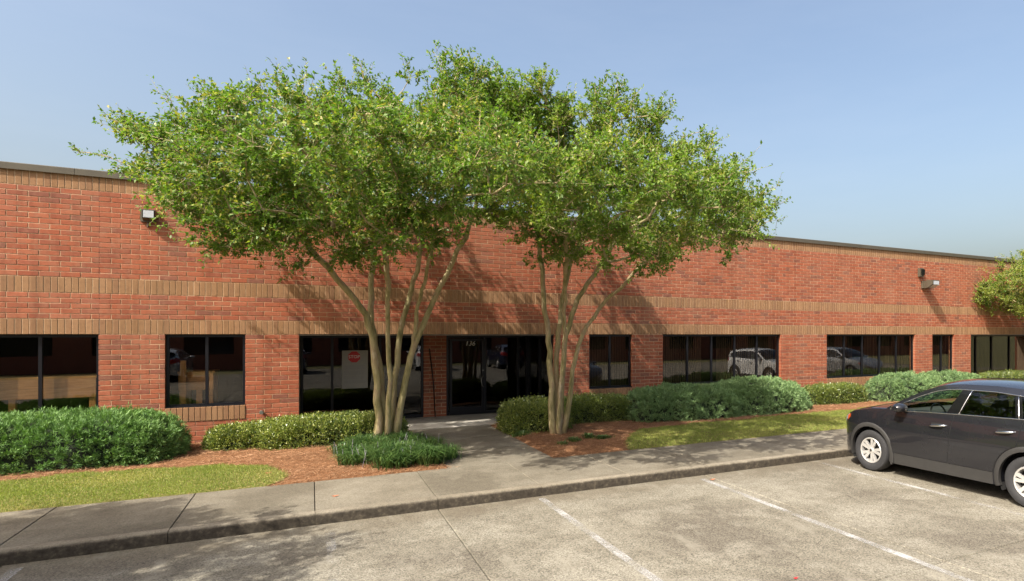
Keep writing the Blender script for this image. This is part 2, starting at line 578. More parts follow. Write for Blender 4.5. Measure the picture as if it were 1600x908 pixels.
LX0, LX1, LY0 = -26.0, 44.0, -13.6
lot = MB().box(LX0, LX1, LY0, KY + 0.02, -0.13, -0.018).build('parking_lot', M['joint'])
tag(lot, kind='structure')
xj = [1.57 + 4.47 * k for k in range(-6, 10)]
yj = [KY + 0.015, 4.31, -0.2, -4.7, -9.2, LY0]
for i in range(len(xj) - 1):
    for j in range(len(yj) - 1):
        g = 0.006
        b = MB().box(xj[i] + g, xj[i + 1] - g, yj[j + 1] + g, yj[j] - g, -0.12, 0.0, 0.007)
        o = b.build('slab', M['lot'], lot)

for k, (x, y0, y1) in enumerate(((-2.72, 2.9, 8.75), (0.20, 3.0, 8.5), (3.03, 2.8, 8.80), (5.84, 2.6, 8.70), (8.58, 2.8, 8.72), (11.35, 2.8, 8.7), (14.1, 2.8, 8.7), (16.85, 2.8, 8.7), (19.6, 2.8, 8.7), (22.35, 2.8, 8.7), (25.1, 2.8, 8.7), (27.85, 2.8, 8.7))):
    n = 14
    rows = []
    for i in range(n + 1):
        t = i / n
        y = y0 + (y1 - y0) * t
        xx = x - 0.10 * (1 - t) * (1 if x > 4 else 0)
        wv = 0.052 + 0.004 * math.sin(i * 2.3 + k)
        rows.append([(xx - wv, y, 0.004), (xx + wv, y, 0.004)])
    o = MB().grid(rows).build('parking_line', M['line'], lot)
    o.color = (1, 1, 1, [0.98, 0.88, 0.98, 0.97, 0.95][k] if k < 5 else 0.95)

# kerb and sidewalk
SJ = [-0.0 + 0.04 + 1.522 * k for k in range(-14, 29)]
kerb = MB().box(SJ[0], SJ[-1], KY + 0.02, KY + 0.14, -0.13, 0.12).build('kerb', M['joint'])
tag(kerb, kind='structure')
for i in range(0, len(SJ) - 1):
    x0, x1 = SJ[i] + (0.004 if i % 2 else 0.002), SJ[i + 1] - 0.004
    prof = [(KY, -0.10), (KY + 0.004, 0.10), (KY + 0.012, 0.130), (KY + 0.024, 0.143), (KY + 0.045, 0.150), (KY + 0.155, 0.150), (KY + 0.155, -0.10)]
    n = 4
    rows = []
    for t in range(n + 1):
        x = x0 + (x1 - x0) * t / n
        rows.append([(x, py + random.uniform(-0.004, 0.004) * (q < 4), pz + random.uniform(-0.003, 0.003) * (0 < q < 4)) for q, (py, pz) in enumerate(prof)])
    b = MB().grid(rows)
    b.poly(rows[0]); b.poly(rows[-1])
    b.build('kerb_stone', M['kerb'], kerb, smooth=True, angle=40)

walk = MB().box(SJ[0], SJ[-1], KY + 0.16, SY, -0.1, 0.128).build('sidewalk', M['joint'])
tag(walk, kind='structure')
for i in range(len(SJ) - 1):
    MB().box(SJ[i] + 0.005, SJ[i + 1] - 0.005, KY + 0.156, SY, 0.03, 0.150 + random.uniform(-0.0015, 0.0015), 0.006).build('slab', M['walk'], walk)

path = MB().box(2.10, 3.97, SY + 0.003, 15.62, -0.05, 0.128).build('entrance_path', M['joint'])
tag(path, kind='structure')
py = [SY + 0.006, 12.45, 14.0, 15.60]
for i in range(3):
    b = MB().box(2.08, 3.98, py[i] + 0.004, py[i + 1] - 0.004, 0.03, 0.151 + 0.003 * i, 0.006)
    b.build('slab', M['walk'], path)
entry = MB().box(-0.24, 5.75, 15.62, 17.98, -0.05, 0.165, 0.006).build('entry_floor', M['entry'])
tag(entry, kind='structure')
entry2 = MB().box(23.62, 34.0, 15.62, 17.98, -0.05, 0.165, 0.006).build('entry_floor', M['entry'])
tag(entry2, kind='structure')


# planting beds: gently mounded pine straw sheets, lawn strips on top of the kerb side
def bed_h(x, y):
    e = min(1.0, max(0.0, (y - SY) / 0.6))
    e = min(e, max(0.0, (2.075 - x if x < 3 else x - 3.985) / 0.35))
    return 0.135 + 0.055 * e + 0.018 * math.sin(x * 2.1 + 0.7 * y) * math.sin(y * 3.1 + 0.5 * x) * e


def sheet(name, x0, x1, y0, y1, hfun, step, material, inside=None):
    nx = max(2, int((x1 - x0) / step)); ny = max(2, int((y1 - y0) / step))
    b = MB()
    idx = {}
    def vid(i, j):
        if (i, j) not in idx:
            x = x0 + (x1 - x0) * i / nx; y = y0 + (y1 - y0) * j / ny
            idx[(i, j)] = len(b.v); b.v.append((x, y, hfun(x, y)))
        return idx[(i, j)]
    for i in range(nx):
        for j in range(ny):
            xc = x0 + (x1 - x0) * (i + .5) / nx; yc = y0 + (y1 - y0) * (j + .5) / ny
            if inside and not inside(xc, yc): continue
            b.f.append((vid(i, j), vid(i + 1, j), vid(i + 1, j + 1), vid(i, j + 1)))
    return b.build(name, material, smooth=True)


tag(sheet('planting_bed', -22, 2.075, SY + 0.003, D + 0.02, bed_h, 0.15, M['mulch']), kind='structure')
tag(sheet('planting_bed', 3.985, 43, SY + 0.003, D + 0.02, bed_h, 0.15, M['mulch']), kind='structure')


def interp(x, pts):
    xs = [p[0] for p in pts]; ys = [p[1] for p in pts]
    return float(np.interp(x, xs, ys))


def lawn_left(x, y):
    if x > -0.30: return False
    top = interp(x, [(-22, 12.7), (-5, 12.75), (-3.5, 13.0), (-2.2, 13.02), (-1.3, 12.75), (-0.7, 12.3), (-0.45, 11.85), (-0.33, 11.4), (-0.30, 10.9)])
    bot = interp(x, [(-22, SY), (-0.62, SY), (-0.42, SY + 0.2), (-0.30, SY + 0.6)])
    w = 0.05 * math.sin(x * 7.0) + 0.03 * math.sin(x * 17.0)
    return bot + 0.012 < y < top + w


def lawn_right(x, y):
    if x < 5.62 or x > 43: return False
    top = interp(x, [(5.62, 11.0), (5.8, 11.5), (6.15, 12.05), (6.9, 12.85), (8.9, 13.1), (12.2, 13.2), (15, 13.4), (43, 13.4)])
    w = 0.05 * math.sin(x * 6.0) + 0.03 * math.sin(x * 15.0)
    return SY + 0.012 < y < top + w


def lawn_h(x, y):
    return bed_h(x, y) + 0.012


lawnL = tag(sheet('lawn', -22, -0.28, SY + 0.004, 13.2, lawn_h, 0.055, M['turf'], lawn_left), kind='structure')
lawnR = tag(sheet('lawn', 5.6, 43, SY + 0.004, 13.6, lawn_h, 0.07, M['turf'], lawn_right), kind='structure')


def blades(name, n, x0, x1, y0, y1, inside, hmin, hmax, wd, material, lean=0.5, zf=lawn_h):
    X = rng.uniform(x0, x1, n); Y = rng.uniform(y0, y1, n)
    keep = np.array([inside(a, b) for a, b in zip(X + rng.normal(0, 0.045, n), Y + np.where(Y > SY + 0.25, rng.normal(0, 0.045, n), 0))])
    X = X[keep]; Y = Y[keep]
    Z = np.array([zf(a, b) for a, b in zip(X, Y)]) - 0.004
    P = np.stack([X, Y, Z], 1); m = len(P)
    T = np.stack([rng.normal(0, lean, m), rng.normal(0, lean, m), np.ones(m)], 1)
    Nn = np.stack([rng.normal(0, 1, m), rng.normal(0, 1, m), np.full(m, 0.2)], 1)
    L = rng.uniform(hmin, hmax, m)
    V = leaf_quads(P, T, Nn, L, np.full(m, wd) * rng.uniform(0.6, 1.3, m), 0.05)
    patch = 0.5 + 0.28 * np.sin(X * 1.7 + Y) * np.sin(Y * 2.3 - X * 0.6) + rng.normal(0, 0.16, m)
    o = link(name, quads_mesh(name, V, np.clip(patch, 0.01, 0.99)), material)
    return o


tag(blades('lawn_grass', 62000, -5.2, -0.28, SY, 13.2, lawn_left, 0.018, 0.045, 0.006, M['grass']), 'short yellow-green turf of the strip left of the entrance path', 'grass', kind='stuff')
tag(blades('lawn_grass', 70000, 5.6, 16.5, SY, 13.6, lawn_right, 0.018, 0.050, 0.007, M['grass']), 'short yellow-green turf of the strip right of the entrance path', 'grass', kind='stuff')


def straw(name, n, x0, x1, y0, y1, inside):
    X = rng.uniform(x0, x1, n); Y = rng.uniform(y0, y1, n)
    keep = np.array([inside(a, b) for a, b in zip(X, Y)])
    X = X[keep]; Y = Y[keep]; m = len(X)
    # needles lie in tufts that share a direction
    ang = 3.0 * np.sin(X * 2.3 + 1.7 * np.sin(Y * 3.1)) + 2.0 * np.cos(Y * 4.3 + X) + rng.normal(0, 0.8, m)
    Z = np.array([max(bed_h(a, b), 0.153) if b > SY and not 2.07 < a < 3.99 else 0.153 for a, b in zip(X, Y)]) + rng.uniform(0.0, 0.026, m) * np.where((Y > SY) & ((X < 2.07) | (X > 3.99)), 1, 0.2)
    P = np.stack([X, Y, Z], 1)
    T = np.stack([np.cos(ang), np.sin(ang), rng.normal(0.05, 0.16, m)], 1)
    Nn = np.stack([rng.normal(0, .3, m), rng.normal(0, .3, m), np.ones(m)], 1)
    V = leaf_quads(P, T, Nn, rng.uniform(0.07, 0.17, m), rng.uniform(0.003, 0.006, m), 0.2)
    return link(name, quads_mesh(name, V, rng.uniform(0, 1, m) * 0.98), M['needle'])


tag(straw('pine_straw', 54000, -5.2, 2.24, SY - 0.14, D - 0.02, lambda x, y: not lawn_left(x, y) and (y < 14.6 or x > -2.6) and (y > SY or (x > -0.6 and rng.random() < 0.25 * (1 + (y - SY) / 0.14))) and (x < 2.07 or rng.random() < 0.25 * (1 - (x - 2.07) / 0.17))), 'rust-brown pine straw mulch over the bed left of the path', 'mulch', kind='stuff')
tag(straw('pine_straw', 62000, 3.82, 17.5, SY - 0.14, D - 0.02, lambda x, y: not lawn_right(x, y) and (y > SY or (x < 5.8 and rng.random() < 0.25 * (1 + (y - SY) / 0.14))) and (x > 3.99 or rng.random() < 0.25 * (1 - (3.99 - x) / 0.17))), 'rust-brown pine straw mulch over the bed right of the path', 'mulch', kind='stuff')

# ------------------------------------------------------------------ the brick office building
CR = 0.1008             # course height
BL = 0.305              # brick length with joint
SW = 0.1016             # soldier width with joint
HEAD = 2.45
S1 = HEAD + 3 * CR; R1 = S1 + 5 * CR; S2 = R1 + 3 * CR; R2 = S2 + 17 * CR; S3 = R2 + 3 * CR
SILL = HEAD - 15 * CR
WX0, WX1 = -14.0, 40.0
office = empty('brick_office_building', (0, D, 0))
tag(office, 'long single-storey red brick office building with tan brick bands and dark windows', 'building')

# openings: x0, x1, bottom, number of panes
WINDOWS = [(-9.40, -8.0, SILL, 2), (-5.47, -3.70, SILL, 2), (-2.65, -1.26, SILL, 2), (6.79, 8.13, SILL, 2), (9.15, 13.64, SILL, 5), (15.70, 20.24, SILL, 5), (21.24, 22.56, SILL, 2), (35.2, 36.5, SILL, 2), (37.4, 39.2, SILL, 2)]
ALC = [(-0.25, 5.76), (23.61, 34.0)]
AD = 17.95              # plane of the recessed shopfronts
opens = sorted([(a, b, s) for (a, b, s, n) in WINDOWS] + [(a, b, -1.0) for (a, b) in ALC])
CJ = [-3.69, 13.86, 23.55]            # movement joints in the brickwork

def loc(o):
    """children of the building are built in world coordinates"""
    o.matrix_parent_inverse = Matrix.Translation((0, -D, 0))
    return o

wall_mb = MB()
WF = D + 0.006          # mortar face
WB = D + 0.24
wall_mb.box(WX0, WX1, WF, WB, HEAD + 0.012, S3 - 0.004)
px = WX0
for (a, b, s) in opens:
    wall_mb.box(px, a - 0.010, WF, WB, 0.0, HEAD + 0.012)
    if s > 0:
        wall_mb.box(a - 0.010, b + 0.010, WF, WB, 0.0, s - 0.012)
    px = b + 0.010
wall_mb.box(px, WX1, WF, WB, 0.0, HEAD + 0.012)
# pier of the recessed entrance and the side and back walls of the recess
PIER = (2.73, 3.34)
wall_mb.box(PIER[0] + 0.005, PIER[1] - 0.005, 17.807, 18.05, 0.15, HEAD)
PIER2 = (23.62, 24.6)
wall_mb.box(PIER2[0] + 0.005, PIER2[1] - 0.005, 17.807, 18.05, 0.15, HEAD)
for (a, b) in ALC:
    wall_mb.box(a - 0.2, a - 0.012, WB, 18.2, 0.0, HEAD + 0.02)
wall_mb.box(34.0 + 0.012, 34.2, WB, 18.2, 0.0, HEAD + 0.02)
wall = loc(wall_mb.build('wall', M['mortar'], office))

J = 0.013               # mortar joint
BDEP = 0.088
pieces = []             # (x0, x1, z0, z1, yface, kind)

def clip_segments(z0, z1):
    segs = []
    px = WX0
    for (a, b, s) in opens:
        bot = s - 3 * CR if s > 0 else -1        # the soldier sill course takes its own bricks
        if z0 >= HEAD - 1e-4: break
        if s > 0 and z1 <= bot + 1e-4: continue
        segs.append((px, a)); px = b
    segs.append((px, WX1))
    out = []
    for (a, b) in segs:
        cuts = [a] + [c for c in CJ if a + 0.03 < c < b - 0.03] + [b]
        out += list(zip(cuts[:-1], cuts[1:]))
    return out

def lay_course(z0, z1, k, segs, yf):
    for (a, b) in segs:
        off = (0.5 * BL if k % 2 else 0.0)
        n0 = math.floor((a - off) / BL) - 1
        x = off + n0 * BL
        row = []
        while x < b:
            p0, p1 = max(x, a), min(x + BL, b)
            if p1 - p0 > 0.001: row.append([p0, p1])
            x += BL
        if len(row) > 1 and row[0][1] - row[0][0] < 0.06: row[1][0] = row[0][0]; row.pop(0)
        if len(row) > 1 and row[-1][1] - row[-1][0] < 0.06: row[-2][1] = row[-1][1]; row.pop()
        for p0, p1 in row:
            pieces.append((p0 + (0.0 if abs(p0 - a) < 1e-6 and a > WX0 else J / 2), p1 - (0.0 if abs(p1 - b) < 1e-6 and b < WX1 else J / 2), z0 + J / 2, z1 - J / 2, yf, 'brick'))

k = 0
z = HEAD - 23 * CR
while z < HEAD - 1e-4:
    lay_course(z, z + CR, k, clip_segments(z, z + CR), D); z += CR; k += 1
k = 1
for (zb, n) in ((S1, 5), (S2, 17)):
    for i in range(n):
        lay_course(zb + i * CR, zb + (i + 1) * CR, k, clip_segments(zb + i * CR, zb + (i + 1) * CR), D); k += 1
for zz in range(23):
    z0 = HEAD - (zz + 1) * CR
    lay_course(z0, z0 + CR, zz, [PIER], 17.80)
    lay_course(z0, z0 + CR, zz, [PIER2], 17.80)

def lay_soldiers(a, b, z0, z1, yf):
    n = max(1, round((b - a) / SW)); w = (b - a) / n
    for i in range(n):
        pieces.append((a + i * w + J * 0.45, a + (i + 1) * w - J * 0.45, z0 + J / 2, z1 - J / 2, yf, 'soldier_brick'))

for (zb, zt) in ((HEAD, S1), (R1, S2), (R2, S3)):
    cuts = [WX0] + CJ + [WX1]
    for a, b in zip(cuts[:-1], cuts[1:]): lay_soldiers(a, b, zb, zt, D)
for (a, b, s, n) in WINDOWS:
    lay_soldiers(a, b, s - 3 * CR, s, D - 0.012)

# the pieces that show largest are parts of their own, the rest one joined part
cy, sy = math.cos(YAW), math.sin(YAW)
def shown(p):
    x = 0.5 * (p[0] + p[1]); z = 0.5 * (p[2] + p[3]); y = p[4]
    dep = x * sy + y * cy
    u = 1000 + 961 * (x * cy - y * sy) / dep; v = 522.8 - 961 * (z - CAM_H) / dep
    if not (5 < u < 1595) or dep < 1: return 0
    if 300 < u < 1180 and 120 < v < 440: return 0          # behind the crowns
    if v > 640: return 0
    return (p[1] - p[0]) * (p[3] - p[2]) / dep ** 2 * (y * cy * 1.0 / dep + 0.3)

PROUD = {}
def brick_mesh(w, h, seed):
    r = random.Random(seed)
    b = MB()
    e = 0.004
    x0, x1, z0, z1 = -w / 2, w / 2, -h / 2, h / 2
    b.v += [(x0, BDEP, z0), (x1, BDEP, z0), (x1, BDEP, z1), (x0, BDEP, z1)]
    b.v += [(x0, e, z0), (x1, e, z0), (x1, e, z1), (x0, e, z1)]
    b.v += [(x0 + e, 0, z0 + e), (x1 - e, 0, z0 + e), (x1 - e, 0, z1 - e), (x0 + e, 0, z1 - e)]
    b.f += [(8, 9, 10, 11)]
    for k in (0, 4):
        for i in range(4):
            j = (i + 1) % 4
            b.f.append((k + i, k + j, k + 4 + j, k + 4 + i))
    return b

rest = {'brick': [], 'soldier_brick': []}
for kind, matn in (('brick', 'brick'), ('soldier_brick', 'soldier')):
    lst = [p for p in pieces if p[5] == kind]
    lst.sort(key=shown, reverse=True)
    cache = {}
    for i, p in enumerate(lst):
        w, h = p[1] - p[0], p[3] - p[2]
        off = random.gauss(0, 0.0012)
        cx, cz = 0.5 * (p[0] + p[1]), 0.5 * (p[2] + p[3])
        if i < 300:
            key = (round(w, 3), round(h, 3))
            if key not in cache:
                cache[key] = brick_mesh(w, h, i).mesh(kind); cache[key].materials.append(M[matn])
            o = link(kind, cache[key], None, wall)
            o.location = (cx, p[4] + off, cz)
            loc(o)
            o.matrix_parent_inverse = Matrix.Identity(4)
        else:
            rest[kind].append((cx, p[4] + off, cz, w, h))
    base = np.array(brick_mesh(1.0, 1.0, 0).v)
    fac = brick_mesh(1.0, 1.0, 0).f
    V = []; RN = []
    for (cx, yf, cz, w, h) in rest[kind]:
        bb = np.array(brick_mesh(w, h, 0).v) + np.array((cx, yf, cz))
        V.append(bb)
    V = np.array(V)
    quads = V[:, np.array(fac)]                     # (n, faces, 4, 3)
    nb, nf = quads.shape[:2]
    r = np.repeat(rng.uniform(0, 0.999, nb), nf)
    # outward winding
    me = quads_mesh('brickwork' if kind == 'brick' else 'soldier_courses', quads.reshape(-1, 4, 3), r)
    o = link('brickwork' if kind == 'brick' else 'soldier_courses', me, M[matn], wall)
    tag(o, kind='stuff')

# movement joint sealant, coping, roof
for c in CJ:
    loc(MB().box(c - 0.007, c + 0.007, D + 0.004, D + 0.02, 0.1, S3).build('movement_joint', M['mortar'] if c > 0 else M['joint'], office))
xs = [WX0 - 0.05, -10.2, -7.1, -4.05, -1.0, 2.05, 5.1, 8.15, 11.2, 14.25, 17.3, 20.35, 23.4, 26.45, 29.5, 32.55, 35.6, WX1 + 0.05]
for a, b in zip(xs[:-1], xs[1:]):
    cp = MB()
    prof = [(D - 0.045, S3 - 0.03), (D - 0.05, S3 + 0.085), (D - 0.035, S3 + 0.097), (D + 0.30, S3 + 0.085), (D + 0.30, S3 - 0.03), (D + 0.02, S3 + 0.002), (D - 0.035, S3 + 0.002)]
    r0 = [(a + 0.003, y, zq) for y, zq in prof]; r1 = [(b - 0.003, y, zq) for y, zq in prof]
    cp.grid([r0, r1], close=False); cp.poly(r0); cp.poly(r1)
    cp.f.append((len(cp.v) - 14 - 14 + 0, len(cp.v) - 14 - 14 + 6, len(cp.v) - 14 - 14 + 13, len(cp.v) - 14 - 14 + 7))
    loc(cp.build('coping', M['coping'], office))
loc(MB().box(WX0, WX1, D + 0.24, 44, 5.05, 5.2).build('roof', M['roof'], office))
back = MB()
back.box(WX0, WX1, 43.7, 44.0, 0, 5.05); back.box(WX0, WX0 + 0.25, D + 0.24, 43.7, 0, 5.05); back.box(WX1 - 0.25, WX1, D + 0.24, 43.7, 0, 5.05)
loc(back.build('rear_wall', M['mortar'], office))

# rooms behind the glass
rm = MB()
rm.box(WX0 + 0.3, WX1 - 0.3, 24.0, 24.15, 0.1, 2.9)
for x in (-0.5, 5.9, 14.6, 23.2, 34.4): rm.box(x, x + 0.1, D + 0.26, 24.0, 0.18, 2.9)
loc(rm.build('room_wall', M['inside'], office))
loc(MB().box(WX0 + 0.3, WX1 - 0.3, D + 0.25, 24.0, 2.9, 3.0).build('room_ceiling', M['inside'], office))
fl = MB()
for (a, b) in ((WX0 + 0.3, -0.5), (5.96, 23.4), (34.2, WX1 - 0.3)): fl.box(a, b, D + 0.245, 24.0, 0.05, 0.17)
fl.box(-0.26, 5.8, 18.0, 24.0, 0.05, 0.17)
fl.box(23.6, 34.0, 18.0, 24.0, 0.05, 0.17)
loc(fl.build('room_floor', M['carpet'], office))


def bar(mb, x0, x1, y0, y1, z0, z1):
    mb.box(x0, x1, y0, y1, z0, z1)


def make_window(a, b, s, n, fw=0.055):
    w = empty('window', (a, D, s), parent=office)
    w.matrix_parent_inverse = Matrix.Translation((0, -D, 0))
    off = Matrix.Translation((-a, -D, -s))
    def put(o):
        o.matrix_parent_inverse = off; return o
    y0, y1 = D + 0.095, D + 0.16
    f = MB()
    f.box(a + 0.002, b - 0.002, y0, y1, s + 0.002, s + fw); f.box(a + 0.002, b - 0.002, y0, y1, HEAD - fw, HEAD + 0.004)
    f.box(a + 0.002, a + fw, y0, y1, s + fw, HEAD - fw); f.box(b - fw, b - 0.002, y0, y1, s + fw, HEAD - fw)
    put(f.build('frame', M['frame'], w))
    iw = (b - a - 2 * fw + fw) / n
    for i in range(n):
        x0 = a + fw + i * iw; x1 = x0 + iw - fw
        put(MB().box(x0 - 0.004, x1 + 0.004, D + 0.125, D + 0.131, s + fw - 0.004, HEAD - fw + 0.004).build('pane', M['glass'], w))
        if i < n - 1:
            put(MB().box(x1, x1 + fw, y0 - 0.004, y1, s + fw, HEAD - fw).build('mullion', M['frame'], w))
    st = MB().box(a + 0.003, b - 0.003, D + 0.012, D + 0.098, s - 0.008, s + 0.014)
    put(st.build('sill', M['frame'], w))
    return w


for (a, b, s, n) in WINDOWS: make_window(a, b, s, n)

# recessed shopfronts: frames, doors, panes
def shopfront(a, b, name='shopfront', cuts=(), y=17.90, z0=0.175, z1=HEAD, doors=()):
    w = empty(name, (a, y, z0), parent=office)
    w.matrix_parent_inverse = Matrix.Translation((0, -D, 0))
    off = Matrix.Translation((-a, -y, -z0))
    def put(o):
        o.matrix_parent_inverse = off; return o
    fw = 0.06
    f = MB()
    f.box(a, b, y - 0.03, y + 0.07, z1 - 0.09, z1)
    f.box(a, b, y - 0.03, y + 0.07, z0 - 0.012, z0 + 0.07)
    f.box(a, a + fw, y - 0.03, y + 0.07, z0 + 0.07, z1 - 0.09); f.box(b - fw, b, y - 0.03, y + 0.07, z0 + 0.07, z1 - 0.09)
    put(f.build('frame', M['frame'], w))
    xs = [a + fw] + list(cuts) + [b - fw]
    for i in range(len(xs) - 1):
        x0 = xs[i] + (fw / 2 if i else 0); x1 = xs[i + 1] - (fw / 2 if i < len(xs) - 2 else 0)
        put(MB().box(x0 - 0.003, x1 + 0.003, y + 0.015, y + 0.021, z0 + 0.065, z1 - 0.085).build('pane', M['glass_dark'], w))
        if i: put(MB().box(xs[i] - fw / 2, xs[i] + fw / 2, y - 0.034, y + 0.066, z0 + 0.07, z1 - 0.09).build('mullion', M['frame'], w))
    return w, put


shopfront(-0.25, PIER[0] - 0.002, 'shopfront', (0.47, 1.62), y=17.86)
shop, putshop = shopfront(PIER[1] + 0.002, 5.72, 'shopfront', (4.44, 5.42), y=17.86)
shopfront(PIER2[1] + 0.002, 34.0, 'shopfront', (25.2, 26.2, 27.2, 28.4, 29.8, 31.2, 32.6), y=17.86)
# glazed return on the right side of the entrance recess
ret = empty('side_shopfront', (5.76, 16.0, 0.175), parent=office); ret.matrix_parent_inverse = Matrix.Translation((0, -D, 0))
offr = Matrix.Translation((-5.76, -16.0, -0.175))
f = MB()
f.box(5.70, 5.78, D + 0.10, 17.83, HEAD - 0.09, HEAD); f.box(5.70, 5.78, D + 0.10, 17.83, 0.166, 0.25)
f.box(5.70, 5.78, D + 0.10, D + 0.16, 0.25, HEAD - 0.09); f.box(5.70, 5.78, 17.77, 17.83, 0.25, HEAD - 0.09); f.box(5.70, 5.78, 16.75, 16.81, 0.25, HEAD - 0.09)
f.build('frame', M['frame'], ret).matrix_parent_inverse = offr
for (y0, y1) in ((D + 0.157, 16.753), (16.807, 17.773)):
    MB().box(5.735, 5.741, y0, y1, 0.247, HEAD - 0.087).build('pane', M['glass_dark'], ret).matrix_parent_inverse = offr

# the left leaf of the entrance is a swing door
door = empty('door', (3.41, 17.80, 0.175), parent=office); door.matrix_parent_inverse = Matrix.Translation((0, -D, 0))
offd = Matrix.Translation((-3.41, -17.80, -0.175))
f = MB()
x0, x1, zb, zt = 3.43, 4.40, 0.185, 2.33
f.box(x0, x0 + 0.07, 17.80, 17.845, zb, zt); f.box(x1 - 0.07, x1, 17.80, 17.845, zb, zt)
f.box(x0 + 0.07, x1 - 0.07, 17.80, 17.845, zb, zb + 0.2); f.box(x0 + 0.07, x1 - 0.07, 17.80, 17.845, zt - 0.07, zt)
f.build('door_frame', M['frame'], door).matrix_parent_inverse = offd
h = MB()
h.tube([(4.36, 17.80, 1.28), (4.35, 17.73, 1.27), (4.31, 17.72, 1.20), (4.30, 17.72, 1.12), (4.31, 17.72, 1.02), (4.35, 17.73, 0.95), (4.36, 17.80, 0.94)], 0.012, 8)
h.build('handle', M['galv'], door, smooth=True).matrix_parent_inverse = offd
MB().lathe([(0.0, -0.012), (0.022, -0.010), (0.022, 0.0), (0.0, 0.002)], 12, 'y', (4.365, 17.795, 1.42)).build('lock', M['galv'], door).matrix_parent_inverse = offd


def text_mesh(name, body, size, loc_, material, parent=None, shear=0.0, inv=None, space=1.0, extrude=0.001, align='CENTER'):
    cu = bpy.data.curves.new(name, 'FONT')
    cu.body = body; cu.size = size; cu.shear = shear; cu.align_x = align; cu.align_y = 'CENTER'
    cu.extrude = extrude * 0.4; cu.space_character = space; cu.resolution_u = 3
    t = bpy.data.objects.new(name, cu)
    COL.objects.link(t)
    dg = bpy.context.evaluated_depsgraph_get(); dg.update()
    me = bpy.data.meshes.new_from_object(t.evaluated_get(dg))
    bpy.data.objects.remove(t)
    me.materials.clear()
    me.transform(Matrix.Rotation(R(90), 4, 'X'))
    o = link(name, me, material, parent)
    o.location = loc_
    if inv is not None: o.matrix_parent_inverse = inv
    return o


text_mesh('door_number', '136', 0.19, (4.01, 17.868, 2.19), M['white'], door, shear=0.25, inv=offd, space=1.02)

# soffit and its steel edge
for (a, b) in ALC:
    loc(MB().box(a + 0.002, b - 0.002, D + 0.14, 18.0, HEAD + 0.006, HEAD + 0.03).build('soffit', M['soffit'], office))
    loc(MB().box(a + 0.002, b - 0.002, D + 0.02, D + 0.13, HEAD - 0.022, HEAD - 0.002).build('lintel', M['lintel'], office))

# STOP notice on the glass left of the brick pier
notice = empty('notice_poster', (1.20, 17.865, 1.0))
tag(notice, 'white paper notice with red stop sign taped to the dark shopfront glass', 'poster')
nof = Matrix.Translation((-1.20, -17.865, -1.0))
NX0, NX1, NZ0, NZ1 = 0.70, 1.32, 1.03, 2.03
MB().box(NX0, NX1, 17.866, 17.869, NZ0, NZ1).build('paper', M['paper'], notice).matrix_parent_inverse = nof
oc = MB()
rr = 0.155; oc_c = (0.99, 1.86)
p0 = [(oc_c[0] + rr * math.cos(R(22.5 + 45 * i)), 17.8635, oc_c[1] + rr * math.sin(R(22.5 + 45 * i))) for i in range(8)]
p1 = [(x, 17.8657, zq) for (x, y, zq) in p0]
oc.grid([p0, p1], close=True); oc.poly(p0); oc.poly(p1)
oc.build('stop_octagon', M['red_print'], notice).matrix_parent_inverse = nof
text_mesh('stop_lettering', 'STOP', 0.115, (oc_c[0], 17.8628, oc_c[1]), M['white'], notice, inv=nof)
tx = MB()
rr_ = random.Random(3)
for i in range(17):
    zq = 1.62 - i * 0.028
    if i in (4, 9, 13): continue
    x = NX0 + 0.05
    while x < NX1 - 0.07:
        w = rr_.uniform(0.015, 0.06)
        if x + w > NX1 - 0.05: break
        tx.box(x, x + w, 17.8645, 17.8657, zq, zq + 0.009); x += w + 0.012
tx.build('small_print', M['grey_print'], notice).matrix_parent_inverse = nof

# vertical blinds inside the right-hand windows
slat_me = MB().box(-0.043, 0.043, -0.002, 0.002, SILL + 0.03, HEAD - 0.06).mesh('slat'); slat_me.materials.append(M['blind'])
BL_TXT = {6.79: 'tan vertical blind in the two-pane window right of the entrance recess', 9.15: 'tan vertical blind in the five-pane window behind the blue-green junipers',
          15.70: 'tan vertical blind in the five-pane window below the floodlight', 21.24: 'tan vertical blind in the narrow two-pane window beside the far recess'}
for (a, b, s, n) in WINDOWS:
    if a not in BL_TXT: continue
    bl = empty('vertical_blind', (a, D + 0.30, s))
    tag(bl, BL_TXT[a], 'blind', 'vertical blinds behind the window glass')
    ob = Matrix.Translation((-a, -D - 0.30, -s))
    MB().box(a + 0.02, b - 0.02, D + 0.28, D + 0.32, HEAD - 0.05, HEAD - 0.01).build('head_rail', M['blind'], bl).matrix_parent_inverse = ob
    x = a + 0.07
    q = 0
    gap = (int((b - a) / 0.08 * 0.35), int((b - a) / 0.08 * 0.45)) if n == 5 else (-1, -1)
    while x < b - 0.06:
        if not gap[0] <= q <= gap[1]:
            o = link('slat', slat_me, None, bl); o.location = (x, D + 0.30, 0); o.rotation_euler = (0, 0, R(28 + random.uniform(-7, 7)))
            o.matrix_parent_inverse = ob
        x += 0.08; q += 1
bl2 = empty('vertical_blind', (25, 18.3, 0.2))
tag(bl2, 'tan vertical blind inside the shopfront of the far right recess', 'blind', 'vertical blinds behind the window glass')
ob = Matrix.Translation((-25, -18.3, -0.2))
MB().box(24.7, 33.9, 18.28, 18.32, HEAD - 0.10, HEAD - 0.06).build('head_rail', M['blind'], bl2).matrix_parent_inverse = ob
slat2 = MB().box(-0.043, 0.043, -0.002, 0.002, 0.25, HEAD - 0.10).mesh('slat'); slat2.materials.append(M['blind'])
x = 24.75
while x < 33.9:
    o = link('slat', slat2, None, bl2); o.location = (x, 18.3, 0); o.rotation_euler = (0, 0, R(25 + random.uniform(-6, 6))); o.matrix_parent_inverse = ob
    x += 0.08

